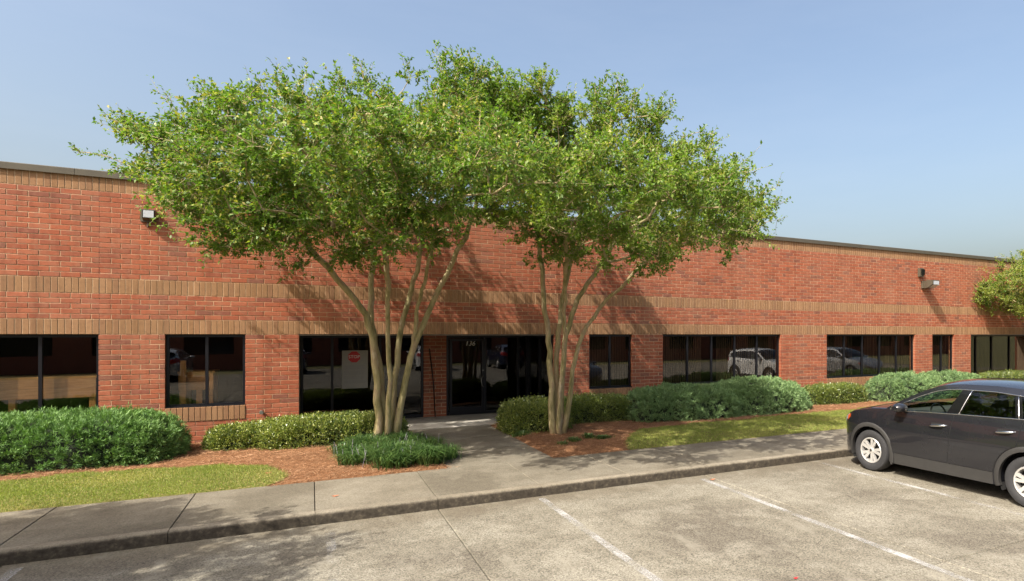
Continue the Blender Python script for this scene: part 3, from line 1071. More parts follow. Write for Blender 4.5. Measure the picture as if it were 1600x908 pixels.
# wooden benches standing inside the two left windows
def bench(x0, x1, y0, y1, ztop, skirt, label):
    t = empty('wooden_bench', (x0, y0, 0.17)); tag(t, label, 'bench')
    of = Matrix.Translation((-x0, -y0, -0.17))
    def put(o): o.matrix_parent_inverse = of
    n = 4; w = (y1 - y0) / n
    for i in range(n): put(MB().box(x0, x1, y0 + i * w + 0.004, y0 + (i + 1) * w - 0.004, ztop - 0.035, ztop, 0.004).build('plank', M['wood'], t))
    hb = skirt / 2
    for i in range(2): put(MB().box(x0 + 0.02, x1 - 0.02, y0 + 0.0, y0 + 0.025, ztop - 0.037 - (i + 1) * hb + 0.005, ztop - 0.037 - i * hb, 0.002).build('apron_board', M['wood'], t))
    for (lx, ly) in ((x0 + 0.03, y0 + 0.03), (x1 - 0.13, y0 + 0.03), (x0 + 0.03, y1 - 0.13), (x1 - 0.13, y1 - 0.13), ((x0 + x1) / 2, y0 + 0.03)):
        put(MB().box(lx, lx + 0.1, ly, ly + 0.1, 0.171, ztop - 0.037).build('leg', M['wood'], t))
    return t

bench(-6.4, -3.78, D + 0.245, D + 1.2, 1.62, 0.38, 'pale wooden bench with board apron inside the leftmost window')
bench(-2.50, -1.85, D + 0.33, D + 1.2, 1.66, 0.36, 'pale wooden bench inside the window left of the entrance recess')
tag(MB().box(-2.44, -2.34, D + 0.245, D + 0.322, 0.171, 1.90, 0.004).build('timber_post', M['wood']), 'upright pale timber standing before the bench in the second window', 'timber')

# fixtures on the wall
lamp = empty('wall_light', (-2.93, D, 4.87)); tag(lamp, 'square bronze wall light with bright lens beside the left tree crown', 'light')
lo = Matrix.Translation((2.93, -D, -4.87))
MB().box(-3.04, -2.80, D - 0.05, D - 0.001, 4.73, 4.98, 0.004).build('back_box', M['bronze_box'], lamp).matrix_parent_inverse = lo
hs = MB(); hs.grid([[(-3.00, D - 0.05, 4.75), (-2.78, D - 0.05, 4.75), (-2.78, D - 0.05, 4.95), (-3.00, D - 0.05, 4.95)], [(-2.99, D - 0.17, 4.79), (-2.79, D - 0.17, 4.79), (-2.79, D - 0.15, 4.95), (-2.99, D - 0.15, 4.95)]], close=True)
hs.build('housing', M['bronze_box'], lamp).matrix_parent_inverse = lo
MB().box(-2.975, -2.805, D - 0.172, D - 0.155, 4.80, 4.94).build('lens', M['lens'], lamp).matrix_parent_inverse = lo
MB().tube([(-2.93, D - 0.02, 4.735), (-2.93, D - 0.02, 4.62)], 0.012).build('conduit', M['bronze_box'], lamp).matrix_parent_inverse = lo

fld = empty('floodlight', (20.75, D, 4.3)); tag(fld, 'bronze floodlight jutting from the wall above the right five-pane window', 'light')
fo = Matrix.Translation((-20.75, -D, -4.3))
MB().box(20.58, 20.90, D - 0.10, D - 0.001, 4.22, 4.50, 0.01).build('junction_box', M['bronze_box'], fld).matrix_parent_inverse = fo
hb = MB()
sec = lambda y, z0, z1, x0, x1: [(x0, y, z0), (x1, y, z0), (x1, y, z1), (x0, y, z1)]
hb.grid([sec(D - 0.09, 4.22, 4.46, 20.60, 20.88), sec(D - 0.28, 4.22, 4.52, 20.56, 20.92), sec(D - 0.52, 4.34, 4.50, 20.54, 20.94)], close=True)
hb.poly(sec(D - 0.52, 4.34, 4.50, 20.54, 20.94)); hb.poly(sec(D - 0.09, 4.22, 4.46, 20.60, 20.88))
hb.build('housing', M['bronze_box'], fld).matrix_parent_inverse = fo
MB().grid([[(20.60, D - 0.30, 4.222), (20.88, D - 0.30, 4.222)], [(20.58, D - 0.535, 4.335), (20.90, D - 0.535, 4.335)], [(20.58, D - 0.535, 4.47), (20.90, D - 0.535, 4.47)]]).build('lens', M['lens'], fld).matrix_parent_inverse = fo

pc = empty('photocell_box', (20.48, D, 4.8)); tag(pc, 'small bronze box on the wall just above the floodlight', 'box')
po = Matrix.Translation((-20.48, -D, -4.8))
MB().box(20.38, 20.58, D - 0.12, D - 0.001, 4.66, 4.98, 0.01).build('housing', M['bronze_box'], pc).matrix_parent_inverse = po
MB().box(20.43, 20.60, D - 0.155, D - 0.12, 4.72, 4.93).build('hood', M['black_metal'], pc).matrix_parent_inverse = po

pp = empty('pipe_stub', (-0.96, D, 0.76)); tag(pp, 'short grey pipe stub poking from the brick above the light green hedge', 'pipe')
po = Matrix.Translation((0.96, -D, -0.76))
MB().tube([(-0.96, D, 0.77), (-0.96, D - 0.11, 0.77)], 0.028, 12).build('pipe', M['galv'], pp, smooth=True, angle=40).matrix_parent_inverse = po
MB().tube([(-0.96, D - 0.10, 0.77), (-0.96, D - 0.15, 0.765)], 0.040, 12).build('cap', M['galv'], pp, smooth=True, angle=40).matrix_parent_inverse = po

tap = empty('hose_tap', (6.16, D, 0.78)); tag(tap, 'small hose tap on the brick right of the entrance recess', 'tap')
po = Matrix.Translation((-6.16, -D, -0.78))
MB().tube([(6.16, D, 0.80), (6.16, D - 0.08, 0.80), (6.16, D - 0.11, 0.76), (6.16, D - 0.11, 0.72)], 0.016, 8).build('spout', M['galv'], tap, smooth=True).matrix_parent_inverse = po
MB().lathe([(0.0, 0.0), (0.04, 0.0), (0.04, 0.012), (0.0, 0.012)], 12, 'z', (6.16, D - 0.06, 0.84)).build('wheel_handle', simple('blue_handle', (0.08, 0.14, 0.30), 0.5), tap).matrix_parent_inverse = po

rod = MB().tube([(3.02, 17.70, 0.17), (2.98, 17.74, 1.1), (2.88, 17.79, 2.06)], [0.016, 0.015, 0.015], 8)
tag(rod.build('leaning_rod', M['black_metal'], smooth=True), 'thin dark rod leaning on the shaded brick pier beside the door', 'rod')

# ------------------------------------------------------------------ trees
def tree_mesh(base, stems, lobes, ncl, leaves_per, seed, shoots=(), leaf_len=(0.048, 0.088), lime=None):
    """multi-stemmed crape myrtle; every coordinate in metres, world axes, built relative to base"""
    g = np.random.default_rng(seed)
    base = np.array(base, float)
    lob = np.array(lobes, float)
    vol = lob[:, 3] * lob[:, 4] * lob[:, 5]
    pts = []
    pk = vol ** 0.8 / (vol ** 0.8).sum()
    while len(pts) < ncl:
        i = g.choice(len(lob), p=pk)
        d = nrm(g.normal(0, 1, 3)); r = g.uniform(0, 1) ** 0.42
        p = lob[i, :3] + d * lob[i, 3:6] * r
        if p[1] > 15.35 and p[2] < 5.9: continue
        ins = (((p - lob[:, :3]) / lob[:, 3:6]) ** 2).sum(1).min()
        # keep the deep middle thin, foliage sits towards the outside
        if (((p - lob[:, :3]) / (lob[:, 3:6] * 0.8)) ** 2).sum(1).min() < 0.10 and g.uniform() < 0.5: continue
        pts.append(p)
    pts = np.array(pts)
    # skeleton
    nodes = []; parent = []
    stem_ids = []
    for st in stems:
        st = np.array(st['pts'], float) if isinstance(st, dict) else np.array(st, float)
        ids = []
        # resample with a smooth curve
        n = 22
        tt = np.linspace(0, len(st) - 1, n)
        seg = np.stack([np.interp(tt, range(len(st)), st[:, k]) for k in range(3)], 1)
        for _ in range(2):
            seg[1:-1] = (seg[:-2] + 2 * seg[1:-1] + seg[2:]) / 4
        seg[1:-1] += g.normal(0, 0.016, (n - 2, 3)) * np.array([1, 1, 0.2])
        for j, q in enumerate(seg):
            nodes.append(q); parent.append(-1 if j == 0 else len(nodes) - 2); ids.append(len(nodes) - 1)
        stem_ids.append(ids)
    nstem = len(nodes)
    open_z = base[2] + 2.45
    order = np.argsort(np.linalg.norm(pts - (np.array([n_[0:3] for n_ in (nodes[i[-1]] for i in stem_ids)]).mean(0)), axis=1))
    tips = []
    NA = np.array(nodes)
    ok = NA[:, 2] > open_z
    for oi in order:
        p = pts[oi]
        dv = p - NA
        dist = np.linalg.norm(dv, axis=1)
        cost = dist + np.where(dv[:, 2] < 0.05 * dist, 0.8 * (0.05 * dist - dv[:, 2]), 0) + np.where(ok, 0, 50)
        b = int(np.argmin(cost))
        L = dist[b]
        m = max(1, int(L / 0.28))
        q0 = NA[b].copy(); last = b
        # the branch leaves along the parent's own direction and bends towards its goal
        pdv = nrm(NA[b] - NA[parent[b]]) if parent[b] >= 0 else np.array([0, 0, 1.0])
        newn = []
        for j in range(1, m + 1):
            t = j / m
            q = q0 + (p - q0) * t + pdv * L * 0.22 * t * (1 - t) * 2 + (g.normal(0, 0.035, 3) if j < m else 0)
            newn.append(q); nodes.append(q); parent.append(last); last = len(nodes) - 1
        NA = np.vstack([NA, np.array(newn)])
        ok = np.concatenate([ok, np.ones(len(newn), bool)])
        tips.append(last)
    parent = np.array(parent)
    # pipe-model radii
    r2 = np.full(len(nodes), 0.0)
    for t in tips: r2[t] = 0.0065 ** 2
    for i in range(len(nodes) - 1, -1, -1):
        if parent[i] >= 0: r2[parent[i]] = r2[parent[i]] + r2[i] * 0.88
    rad = np.clip(np.sqrt(r2), 0.005, 0.075)
    # stems
    trunks = []
    for si, ids in enumerate(stem_ids):
        b = MB()
        P = NA[ids] - base
        n = len(ids)
        rb = 0.90 * stems[si].get('r', 0.085) if isinstance(stems[si], dict) else 0.085
        rr = [max(rb * (1 - 0.45 * j / n), min(rad[ids[j]], rb)) * (1 + (0.35 * max(0, 1 - j / 2.5) if P[0][2] < 0.3 else 0)) for j in range(n)]
        b.tube(P, rr, 10)
        trunks.append(b.mesh('trunk', True))
    br = MB()
    for i in range(nstem, len(nodes)):
        p = parent[i]
        br.tube([NA[p] - base, NA[i] - base], [max(rad[i], 0.75 * min(rad[p], rad[i] * 1.5)), rad[i]], 5, cap=False)
    # twiglets and leaves
    LP = []; LT = []; LN = []; RN = []
    centre = lob[:, :3].mean(0); centre[2] -= 1.0
    def spray(o, d, length, nl, tone, jit=0.05):
        pts_ = []
        bend = g.normal(0, 0.18, 3); bend[2] += 0.05
        k = 4
        path_ = [o + d * length * (j / k) + bend * length * (j / k) ** 2 for j in range(k + 1)]
        br.tube([q - base for q in path_], [0.0045, 0.004, 0.0035, 0.003, 0.002], 3, cap=False)
        t = g.uniform(0.06, 1.02, nl) ** 0.8
        A = o + d * (length * t)[:, None] + bend * (length * t ** 2)[:, None]
        A += g.normal(0, jit, (nl, 3))
        side = nrm(np.cross(d, g.normal(0, 1, (nl, 3))))
        T = nrm(side * 0.9 + d * 0.65 + g.normal(0, 0.25, (nl, 3)))
        LP.append(A); LT.append(T)
        LN.append(nrm(g.normal(0, 0.55, (nl, 3)) + np.array([0, 0, 1.0]) + 0.3 * d))
        RN.append(np.clip(tone + g.normal(0, 0.17, nl), 0.0, 0.96))
    for t in tips:
        p = NA[t]
        out = nrm(p - centre)
        tone = g.normal(0.45, 0.13)
        ns = g.integers(9, 14)
        for _ in range(ns):
            d = nrm(g.normal(0, 0.75, 3) * np.array([1, 1, 0.7]) + out * 0.55 + np.array([0, 0, 0.15]))
            spray(p + g.normal(0, 0.05, 3), d, g.uniform(0.16, 0.46), int(leaves_per / ns * g.uniform(0.7, 1.3)), tone, 0.010)
    for (a, b_, nl) in shoots:                      # long free shoots on the outline
        a = np.array(a, float); b_ = np.array(b_, float)
        j = int(np.argmin(np.linalg.norm(NA - a, axis=1)))
        br.tube([NA[j] - base, a - base, (a + b_) / 2 + np.array([0, 0, 0.06]) - base, b_ - base], [0.011, 0.009, 0.006, 0.003], 4, cap=False)
        d = nrm(b_ - a); Ls = np.linalg.norm(b_ - a)
        for q in np.linspace(0.15, 1.0, max(3, int(Ls / 0.16))):
            o = a + (b_ - a) * q + np.array([0, 0, 0.06 * 4 * q * (1 - q)])
            for _ in range(2):
                dd = nrm(d * 0.8 + g.normal(0, 0.5, 3))
                spray(o, dd, g.uniform(0.14, 0.30), nl, 0.42, 0.02)
    P = np.vstack(LP) - base; T = np.vstack(LT); Nn = np.vstack(LN); rn = np.concatenate(RN)
    m = len(P)
    Lg = g.uniform(*leaf_len, m)
    V = leaf_quads(P, T, Nn, Lg, Lg * g.uniform(0.42, 0.58, m), 0.18)
    crown = quads_mesh('crown', V, rn)
    crown.materials.append(M['leaf'])
    brm = br.mesh('branches', True); brm.materials.append(M['bark'])
    for tmesh in trunks: tmesh.materials.append(M['bark'])
    return trunks, brm, crown


def plant_tree(name, label, base, data, group=None, rz=0.0, sc=1.0):
    e = empty(name, base, rz); e.scale = (sc, sc, sc)
    tag(e, label, 'tree', group)
    for t in data[0]: link('trunk', t, None, e)
    link('branches', data[1], None, e)
    link('crown', data[2], None, e)
    return e


LB = (1.36, 13.84, 0.17)
L_ST = [dict(pts=[(1.22, 13.86, 0.10), (1.22, 13.80, 1.03), (1.12, 13.75, 2.25), (1.02, 13.70, 2.85), (0.62, 13.60, 3.35), (0.12, 13.40, 3.95), (-0.5, 13.2, 4.6), (-1.2, 13.2, 5.1)], r=0.088),
        dict(pts=[(1.32, 13.92, 0.10), (1.33, 13.95, 1.47), (1.12, 14.0, 2.53), (1.08, 14.1, 3.08), (1.14, 14.1, 3.9), (1.0, 14.0, 4.9), (0.8, 13.7, 5.9)], r=0.085),
        dict(pts=[(1.39, 13.76, 0.10), (1.42, 13.6, 1.81), (1.36, 13.4, 2.69), (1.36, 13.1, 3.57), (1.2, 12.6, 4.2), (0.9, 11.8, 4.8), (0.7, 11.1, 5.1)], r=0.058),
        dict(pts=[(1.46, 13.88, 0.10), (1.56, 13.85, 1.81), (1.66, 13.8, 2.53), (1.83, 13.7, 3.34), (1.98, 13.5, 3.95), (2.1, 13.2, 5.0), (2.3, 12.9, 6.2)], r=0.075),
        dict(pts=[(1.52, 13.80, 0.10), (1.72, 13.7, 1.47), (1.86, 13.6, 2.19), (2.20, 13.4, 3.02), (2.58, 13.1, 3.96), (2.9, 12.7, 4.8), (3.0, 12.2, 5.6)], r=0.080),
        dict(pts=[(1.86, 13.6, 2.15), (1.90, 13.4, 2.79), (2.02, 13.0, 3.57), (2.08, 12.3, 4.4), (2.0, 11.5, 5.1)], r=0.050)]
L_LO = [(-1.45, 13.3, 5.25, 1.35, 1.6, 0.85), (-2.3, 13.5, 5.75, 0.8, 1.1, 0.45), (-0.35, 12.9, 6.05, 1.5, 1.8, 1.0), (1.15, 13.3, 6.45, 1.6, 1.9, 1.0), (2.4, 12.9, 6.9, 1.1, 1.6, 0.85), (3.2, 12.5, 6.75, 0.9, 1.3, 0.75), (2.6, 12.6, 7.2, 0.9, 1.2, 0.6),
        (-1.0, 12.2, 4.55, 1.2, 1.3, 0.75), (0.1, 11.4, 4.65, 1.4, 1.5, 0.90), (1.4, 11.0, 4.85, 1.4, 1.5, 0.90), (0.5, 9.7, 5.1, 1.2, 1.2, 0.70), (2.3, 11.6, 5.7, 1.3, 1.5, 0.95), (0.8, 14.1, 5.5, 1.6, 1.0, 0.85),
        (-0.9, 10.9, 5.2, 1.2, 1.2, 0.65), (2.0, 9.2, 5.0, 1.3, 1.4, 0.65), (0.3, 8.7, 4.9, 1.2, 0.9, 0.5), (2.5, 8.4, 4.75, 1.1, 0.8, 0.5), (-0.2, 12.6, 4.05, 1.2, 1.0, 0.45), (1.4, 12.2, 4.25, 1.2, 1.0, 0.5), (0.9, 10.3, 4.35, 1.2, 0.9, 0.45)]
L_SH = [((-2.9, 14.2, 5.5), (-3.65, 14.4, 5.72), 9), ((-2.2, 14.2, 6.1), (-3.15, 14.4, 6.35), 8), ((-1.9, 14.2, 6.1), (-2.5, 14.3, 6.95), 7), ((-1.6, 14.0, 6.3), (-1.9, 14.3, 7.0), 6),
        ((2.3, 12.5, 7.4), (2.15, 12.4, 7.95), 8), ((2.5, 12.5, 7.4), (2.6, 12.4, 7.95), 8), ((0.9, 12.9, 7.2), (0.8, 12.9, 7.7), 8), ((-0.4, 12.9, 6.9), (-0.5, 12.9, 7.25), 7)]
left_tree = plant_tree('crape_myrtle_tree', 'multi-stemmed crape myrtle left of the entrance path, grass clump at its foot', LB,
                       tree_mesh(LB, L_ST, L_LO, 680, 205, 11, L_SH), 'crape myrtles before the building')

RB = (5.0, 13.32, 0.17)
R_ST = [dict(pts=[(4.88, 13.32, 0.10), (4.82, 13.36, 1.49), (4.79, 13.38, 2.29), (4.67, 13.40, 3.14), (4.60, 13.30, 3.88), (4.3, 12.9, 4.9), (4.2, 12.5, 5.8)], r=0.080),
        dict(pts=[(4.95, 13.42, 0.10), (4.98, 13.45, 1.49), (5.06, 13.5, 2.54), (5.14, 13.5, 3.14), (5.27, 13.4, 4.03), (5.4, 13.1, 5.0), (5.5, 12.6, 6.0)], r=0.075),
        dict(pts=[(4.99, 13.24, 0.10), (4.94, 13.1, 1.2), (5.0, 12.9, 2.3), (4.86, 12.6, 3.1), (4.7, 12.1, 3.8), (4.4, 11.3, 4.5)], r=0.055),
        dict(pts=[(5.03, 13.34, 0.10), (5.12, 13.32, 1.74), (5.21, 13.25, 2.71), (5.43, 13.1, 3.37), (5.75, 12.8, 3.96), (6.1, 12.2, 4.8), (6.5, 11.5, 5.4)], r=0.075),
        dict(pts=[(5.08, 13.30, 0.10), (5.28, 13.2, 1.49), (5.32, 13.15, 1.98), (5.55, 13.0, 2.66), (5.95, 12.8, 3.28), (6.15, 12.5, 3.45), (6.4, 11.9, 4.0), (6.9, 11.1, 4.6)], r=0.062)]
R_LO = [(4.35, 12.4, 6.2, 1.3, 1.7, 1.05), (5.5, 11.8, 6.65, 1.2, 1.6, 0.9), (6.6, 11.2, 5.7, 1.25, 1.5, 0.9), (7.35, 10.5, 4.85, 1.0, 1.1, 0.7), (3.55, 11.6, 5.05, 1.1, 1.3, 0.75), (4.4, 10.7, 4.65, 1.2, 1.3, 0.75),
        (5.5, 10.2, 4.35, 1.2, 1.2, 0.65), (7.95, 10.6, 4.9, 0.75, 0.9, 0.5), (6.6, 13.0, 5.4, 1.4, 1.3, 0.85), (5.5, 13.6, 6.1, 1.3, 1.3, 0.85), (3.7, 12.5, 6.85, 1.0, 1.3, 0.85), (4.0, 12.2, 7.1, 0.9, 1.2, 0.6), (6.5, 9.7, 4.6, 1.1, 1.1, 0.6),
        (4.2, 8.9, 4.9, 1.3, 1.2, 0.6), (5.6, 8.7, 4.75, 1.3, 1.1, 0.55), (4.9, 8.0, 4.7, 1.1, 0.7, 0.45), (6.9, 11.8, 4.3, 1.1, 1.0, 0.5), (4.6, 12.2, 4.35, 1.1, 0.9, 0.45)]
R_SH = [((5.6, 11.6, 7.4), (5.75, 11.7, 7.95), 9), ((6.9, 11.0, 6.6), (7.5, 10.9, 6.75), 7), ((7.5, 10.6, 5.8), (8.1, 10.5, 6.15), 8), ((8.3, 10.4, 5.2), (8.75, 10.2, 5.6), 9), ((8.3, 10.3, 4.9), (8.85, 10.1, 5.25), 9), ((8.0, 10.3, 4.6), (8.6, 10.0, 4.85), 8)]
right_tree = plant_tree('crape_myrtle_tree', 'multi-stemmed crape myrtle right of the entrance path with a curved outer stem', RB,
                        tree_mesh(RB, R_ST, R_LO, 620, 205, 23, R_SH), 'crape myrtles before the building')
# a lighter young growth on the near side of the right crown
gy = np.random.default_rng(5)
nl = 1900
cc = np.array([(3.35, 11.2, 5.0), (3.75, 11.0, 4.9), (3.15, 11.3, 4.75), (4.0, 10.9, 5.1)])[gy.integers(0, 4, nl)]
Pl = cc + gy.normal(0, 0.20, (nl, 3)) - np.array(RB)
Vl = leaf_quads(Pl, gy.normal(0, 1, (nl, 3)) + np.array([0, -0.3, 0.3]), gy.normal(0, 0.5, (nl, 3)) + np.array([0, -0.3, 1]), gy.uniform(0.05, 0.09, nl), gy.uniform(0.022, 0.04, nl))
link('young_leaves', quads_mesh('young_leaves', Vl, gy.uniform(0, 0.98, nl)), M['leaf_lime'], right_tree)

# far right tree with white blossom, and the one outside the frame whose shadow falls on the kerb
far_tree = copy_tree(right_tree)
far_tree.location = (25.0, 12.2, 0.17); far_tree.rotation_euler = (0, 0, R(150)); far_tree.scale = (0.82, 0.82, 0.82)
tag(far_tree, 'crape myrtle with white blossom at the right edge of the photograph', 'tree', 'crape myrtles before the building')
fm = MB()
gf = np.random.default_rng(9)
fl_V = []
for (fx, fy, fz) in ((-2.2, 0.0, 3.9), (-2.6, -0.4, 3.6), (-1.8, -0.6, 4.3), (-2.3, 0.5, 4.4), (-1.5, -0.8, 3.7), (-2.9, 0.1, 4.0), (-1.2, -0.9, 4.6), (-2.0, 0.2, 4.9), (-2.7, -0.2, 4.5), (-1.0, -1.0, 4.1)):
    m = 60
    P = np.array((fx, fy, fz)) + gf.normal(0, 1, (m, 3)) * np.array((0.07, 0.07, 0.11))
    fl_V.append(leaf_quads(P, gf.normal(0, 1, (m, 3)), gf.normal(0, 1, (m, 3)), np.full(m, 0.05), np.full(m, 0.04)))
fl = empty('blossom_holder'); bpy.data.objects.remove(fl)
bo = link('blossom', quads_mesh('blossom', np.vstack(fl_V)), M['flower'], far_tree)
bo.matrix_parent_inverse = (Matrix.Rotation(R(150), 4, 'Z') @ Matrix.Scale(0.82, 4)).inverted()

side_tree = copy_tree(left_tree)
side_tree.location = (-8.95, 6.35, 0.12); side_tree.rotation_euler = (0, 0, R(60)); side_tree.scale = (0.9, 0.9, 0.9)
extra = [c for c in side_tree.children if c.name.startswith('crown')][0].copy(); COL.objects.link(extra); extra.parent = side_tree; extra.rotation_euler = (0, 0, R(22))  # second crown copy, added so this unseen tree casts a denser shadow
tag(side_tree, 'crape myrtle left of the frame, known by its shadow on the kerb', 'tree', 'crape myrtles before the building')
isl = MB().lathe([(0.0, 0.13), (0.75, 0.12), (0.78, 0.15), (0.89, 0.15), (0.90, -0.1)], 32, 'z', (-8.95, 6.35, 0))
tag(isl.build('tree_island', M['walk'], smooth=True, angle=30), kind='structure')

# ------------------------------------------------------------------ hedges
def hedge(name, label, cat, lumps, n, leaf, material, group=None, seed=1, tuft=6, rough=0.05, up=0.6):
    """lumps: rounded blocks (cx, cy, rx, ry, top, power). Leaves sit in tufts on and just under the surface"""
    g = np.random.default_rng(seed)
    x0, y0 = lumps[0][0], lumps[0][1]
    e = empty(name, (x0, y0, GZ)); tag(e, label, cat, group)
    base = np.array((x0, y0, GZ))
    L = np.array([(l[0], l[1], l[2], l[3], l[4] - GZ, l[5]) for l in lumps])
    area = (L[:, 2] * L[:, 3] * 4 + (L[:, 2] + L[:, 3]) * L[:, 4] * 4)
    P = []; Nn = []
    for i, l in enumerate(L):
        m = int(n * area[i] / area.sum() / tuft)
        d = g.uniform(-1, 1, (m * 3, 3)); d[:, 2] = np.abs(d[:, 2])
        ax = g.choice(3, m * 3, p=np.array([l[3] * l[4], l[2] * l[4], l[2] * l[3]]) / (l[3] * l[4] + l[2] * l[4] + l[2] * l[3]))
        d[np.arange(m * 3), ax] = np.where(ax == 2, 1.0, np.sign(g.uniform(-1, 1, m * 3)))
        d = d[:m]
        pw = l[5]
        q = d / ((np.abs(d) ** pw).sum(1) ** (1 / pw))[:, None]
        sc = np.array((l[2], l[3], l[4]))
        p = q * sc
        nr = nrm(np.sign(q) * np.abs(q) ** (pw - 1) / sc)
        wob = rough * (np.sin(p[:, 0] * 5.1 + seed) * np.sin(p[:, 1] * 6.3 + 1) + 0.7 * np.sin(p[:, 0] * 11 + p[:, 2] * 9) * np.sin(p[:, 1] * 13 + p[:, 2] * 7))
        p = p + nr * wob[:, None] + np.array((l[0], l[1], GZ))
        # drop what is buried in a neighbouring lump
        keep = np.ones(m, bool)
        for j, k in enumerate(L):
            if j == i: continue
            s = (np.abs((p - np.array((k[0], k[1], GZ))) / np.array((k[2], k[3], k[4]))) ** k[5]).sum(1)
            keep &= s > 0.85
        P.append(p[keep]); Nn.append(nr[keep])
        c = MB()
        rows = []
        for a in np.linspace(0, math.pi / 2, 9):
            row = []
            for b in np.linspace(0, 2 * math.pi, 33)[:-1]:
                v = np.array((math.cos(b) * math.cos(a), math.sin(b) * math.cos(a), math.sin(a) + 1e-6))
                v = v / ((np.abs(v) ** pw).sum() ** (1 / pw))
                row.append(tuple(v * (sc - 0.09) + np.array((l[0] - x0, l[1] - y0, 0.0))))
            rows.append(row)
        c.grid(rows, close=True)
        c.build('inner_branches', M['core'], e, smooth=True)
    P = np.vstack(P); Nn = np.vstack(Nn); m = len(P)
    tone = np.clip(0.45 + g.normal(0, 0.16, m) + 0.12 * np.sin(P[:, 0] * 2.2) , 0.02, 0.9)
    P = np.repeat(P, tuft, 0); Nn = np.repeat(Nn, tuft, 0); tone = np.repeat(tone, tuft)
    m = len(P)
    if tuft > 20:                                   # juniper: shaggy sprays that fan out from a twig end
        nt_ = m // tuft
        push = np.repeat(g.normal(0.0, 0.024, nt_), tuft); tw = np.repeat(nrm(g.normal(0, 0.45, (nt_, 3))), tuft, 0)
        axis = nrm(Nn + 0.55 * tw + np.array((0, 0, 0.45)))
        al = g.uniform(-0.07, 0.05, m) + push
        sp = g.normal(0, 1, (m, 3)); sp = sp - axis * (sp * axis).sum(1)[:, None]
        P = P + axis * al[:, None] + sp * (0.026 * np.clip(1.1 - (al - push + 0.07) / 0.14, 0.25, 1))[:, None]
        T = nrm(axis * 0.9 + 0.5 * nrm(sp) + g.normal(0, 0.15, (m, 3)))
    else:
        depth = g.uniform(-0.10, 0.025, m) + np.repeat(g.normal(0, 0.02, m // tuft), tuft)
        P = P + Nn * depth[:, None] + g.normal(0, 0.022, (m, 3))
        T = nrm(Nn * 0.9 + np.array((0, 0, up)) + g.normal(0, 0.55, (m, 3)))
    P[:, 2] = np.maximum(P[:, 2], GZ + 0.01)
    F = nrm(Nn + g.normal(0, 0.6, (m, 3)) + np.array((0, 0, 0.4)))
    Lg = g.uniform(leaf[0], leaf[1], m)
    V = leaf_quads(P - base, T, F, Lg, Lg * leaf[2], 0.12)
    rn = np.clip(tone + g.normal(0, 0.15, m), 0.0, 0.97)
    link('foliage', quads_mesh('foliage', V, rn), material, e)
    return e


JUN = (0.035, 0.085, 0.17); HOL = (0.028, 0.05, 0.55)
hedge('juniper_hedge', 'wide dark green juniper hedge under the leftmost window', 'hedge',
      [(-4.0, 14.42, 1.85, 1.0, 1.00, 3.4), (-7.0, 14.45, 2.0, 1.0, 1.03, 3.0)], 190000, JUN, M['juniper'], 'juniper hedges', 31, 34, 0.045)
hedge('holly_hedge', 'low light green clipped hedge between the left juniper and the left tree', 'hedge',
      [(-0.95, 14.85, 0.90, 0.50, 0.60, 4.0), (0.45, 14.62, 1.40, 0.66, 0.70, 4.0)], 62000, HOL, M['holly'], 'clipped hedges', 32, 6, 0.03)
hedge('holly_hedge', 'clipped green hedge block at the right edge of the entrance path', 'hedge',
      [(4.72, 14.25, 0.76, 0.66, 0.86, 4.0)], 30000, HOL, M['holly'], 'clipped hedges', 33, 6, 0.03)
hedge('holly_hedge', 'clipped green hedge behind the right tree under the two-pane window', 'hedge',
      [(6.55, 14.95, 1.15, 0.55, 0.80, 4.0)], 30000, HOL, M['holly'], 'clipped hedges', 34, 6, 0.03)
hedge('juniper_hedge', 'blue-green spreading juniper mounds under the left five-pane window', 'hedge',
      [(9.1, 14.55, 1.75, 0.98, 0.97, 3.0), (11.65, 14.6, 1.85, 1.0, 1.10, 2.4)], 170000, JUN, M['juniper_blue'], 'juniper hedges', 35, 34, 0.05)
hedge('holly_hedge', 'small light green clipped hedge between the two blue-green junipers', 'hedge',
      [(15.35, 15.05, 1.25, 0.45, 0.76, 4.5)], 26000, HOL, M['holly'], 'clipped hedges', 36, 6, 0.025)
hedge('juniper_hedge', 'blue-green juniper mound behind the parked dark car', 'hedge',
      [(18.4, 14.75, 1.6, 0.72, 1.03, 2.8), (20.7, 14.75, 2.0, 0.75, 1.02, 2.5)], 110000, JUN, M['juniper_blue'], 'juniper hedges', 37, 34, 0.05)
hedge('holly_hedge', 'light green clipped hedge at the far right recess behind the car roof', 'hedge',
      [(24.9, 14.9, 2.2, 0.5, 0.93, 4.0)], 20000, HOL, M['holly'], 'clipped hedges', 38, 6, 0.025)


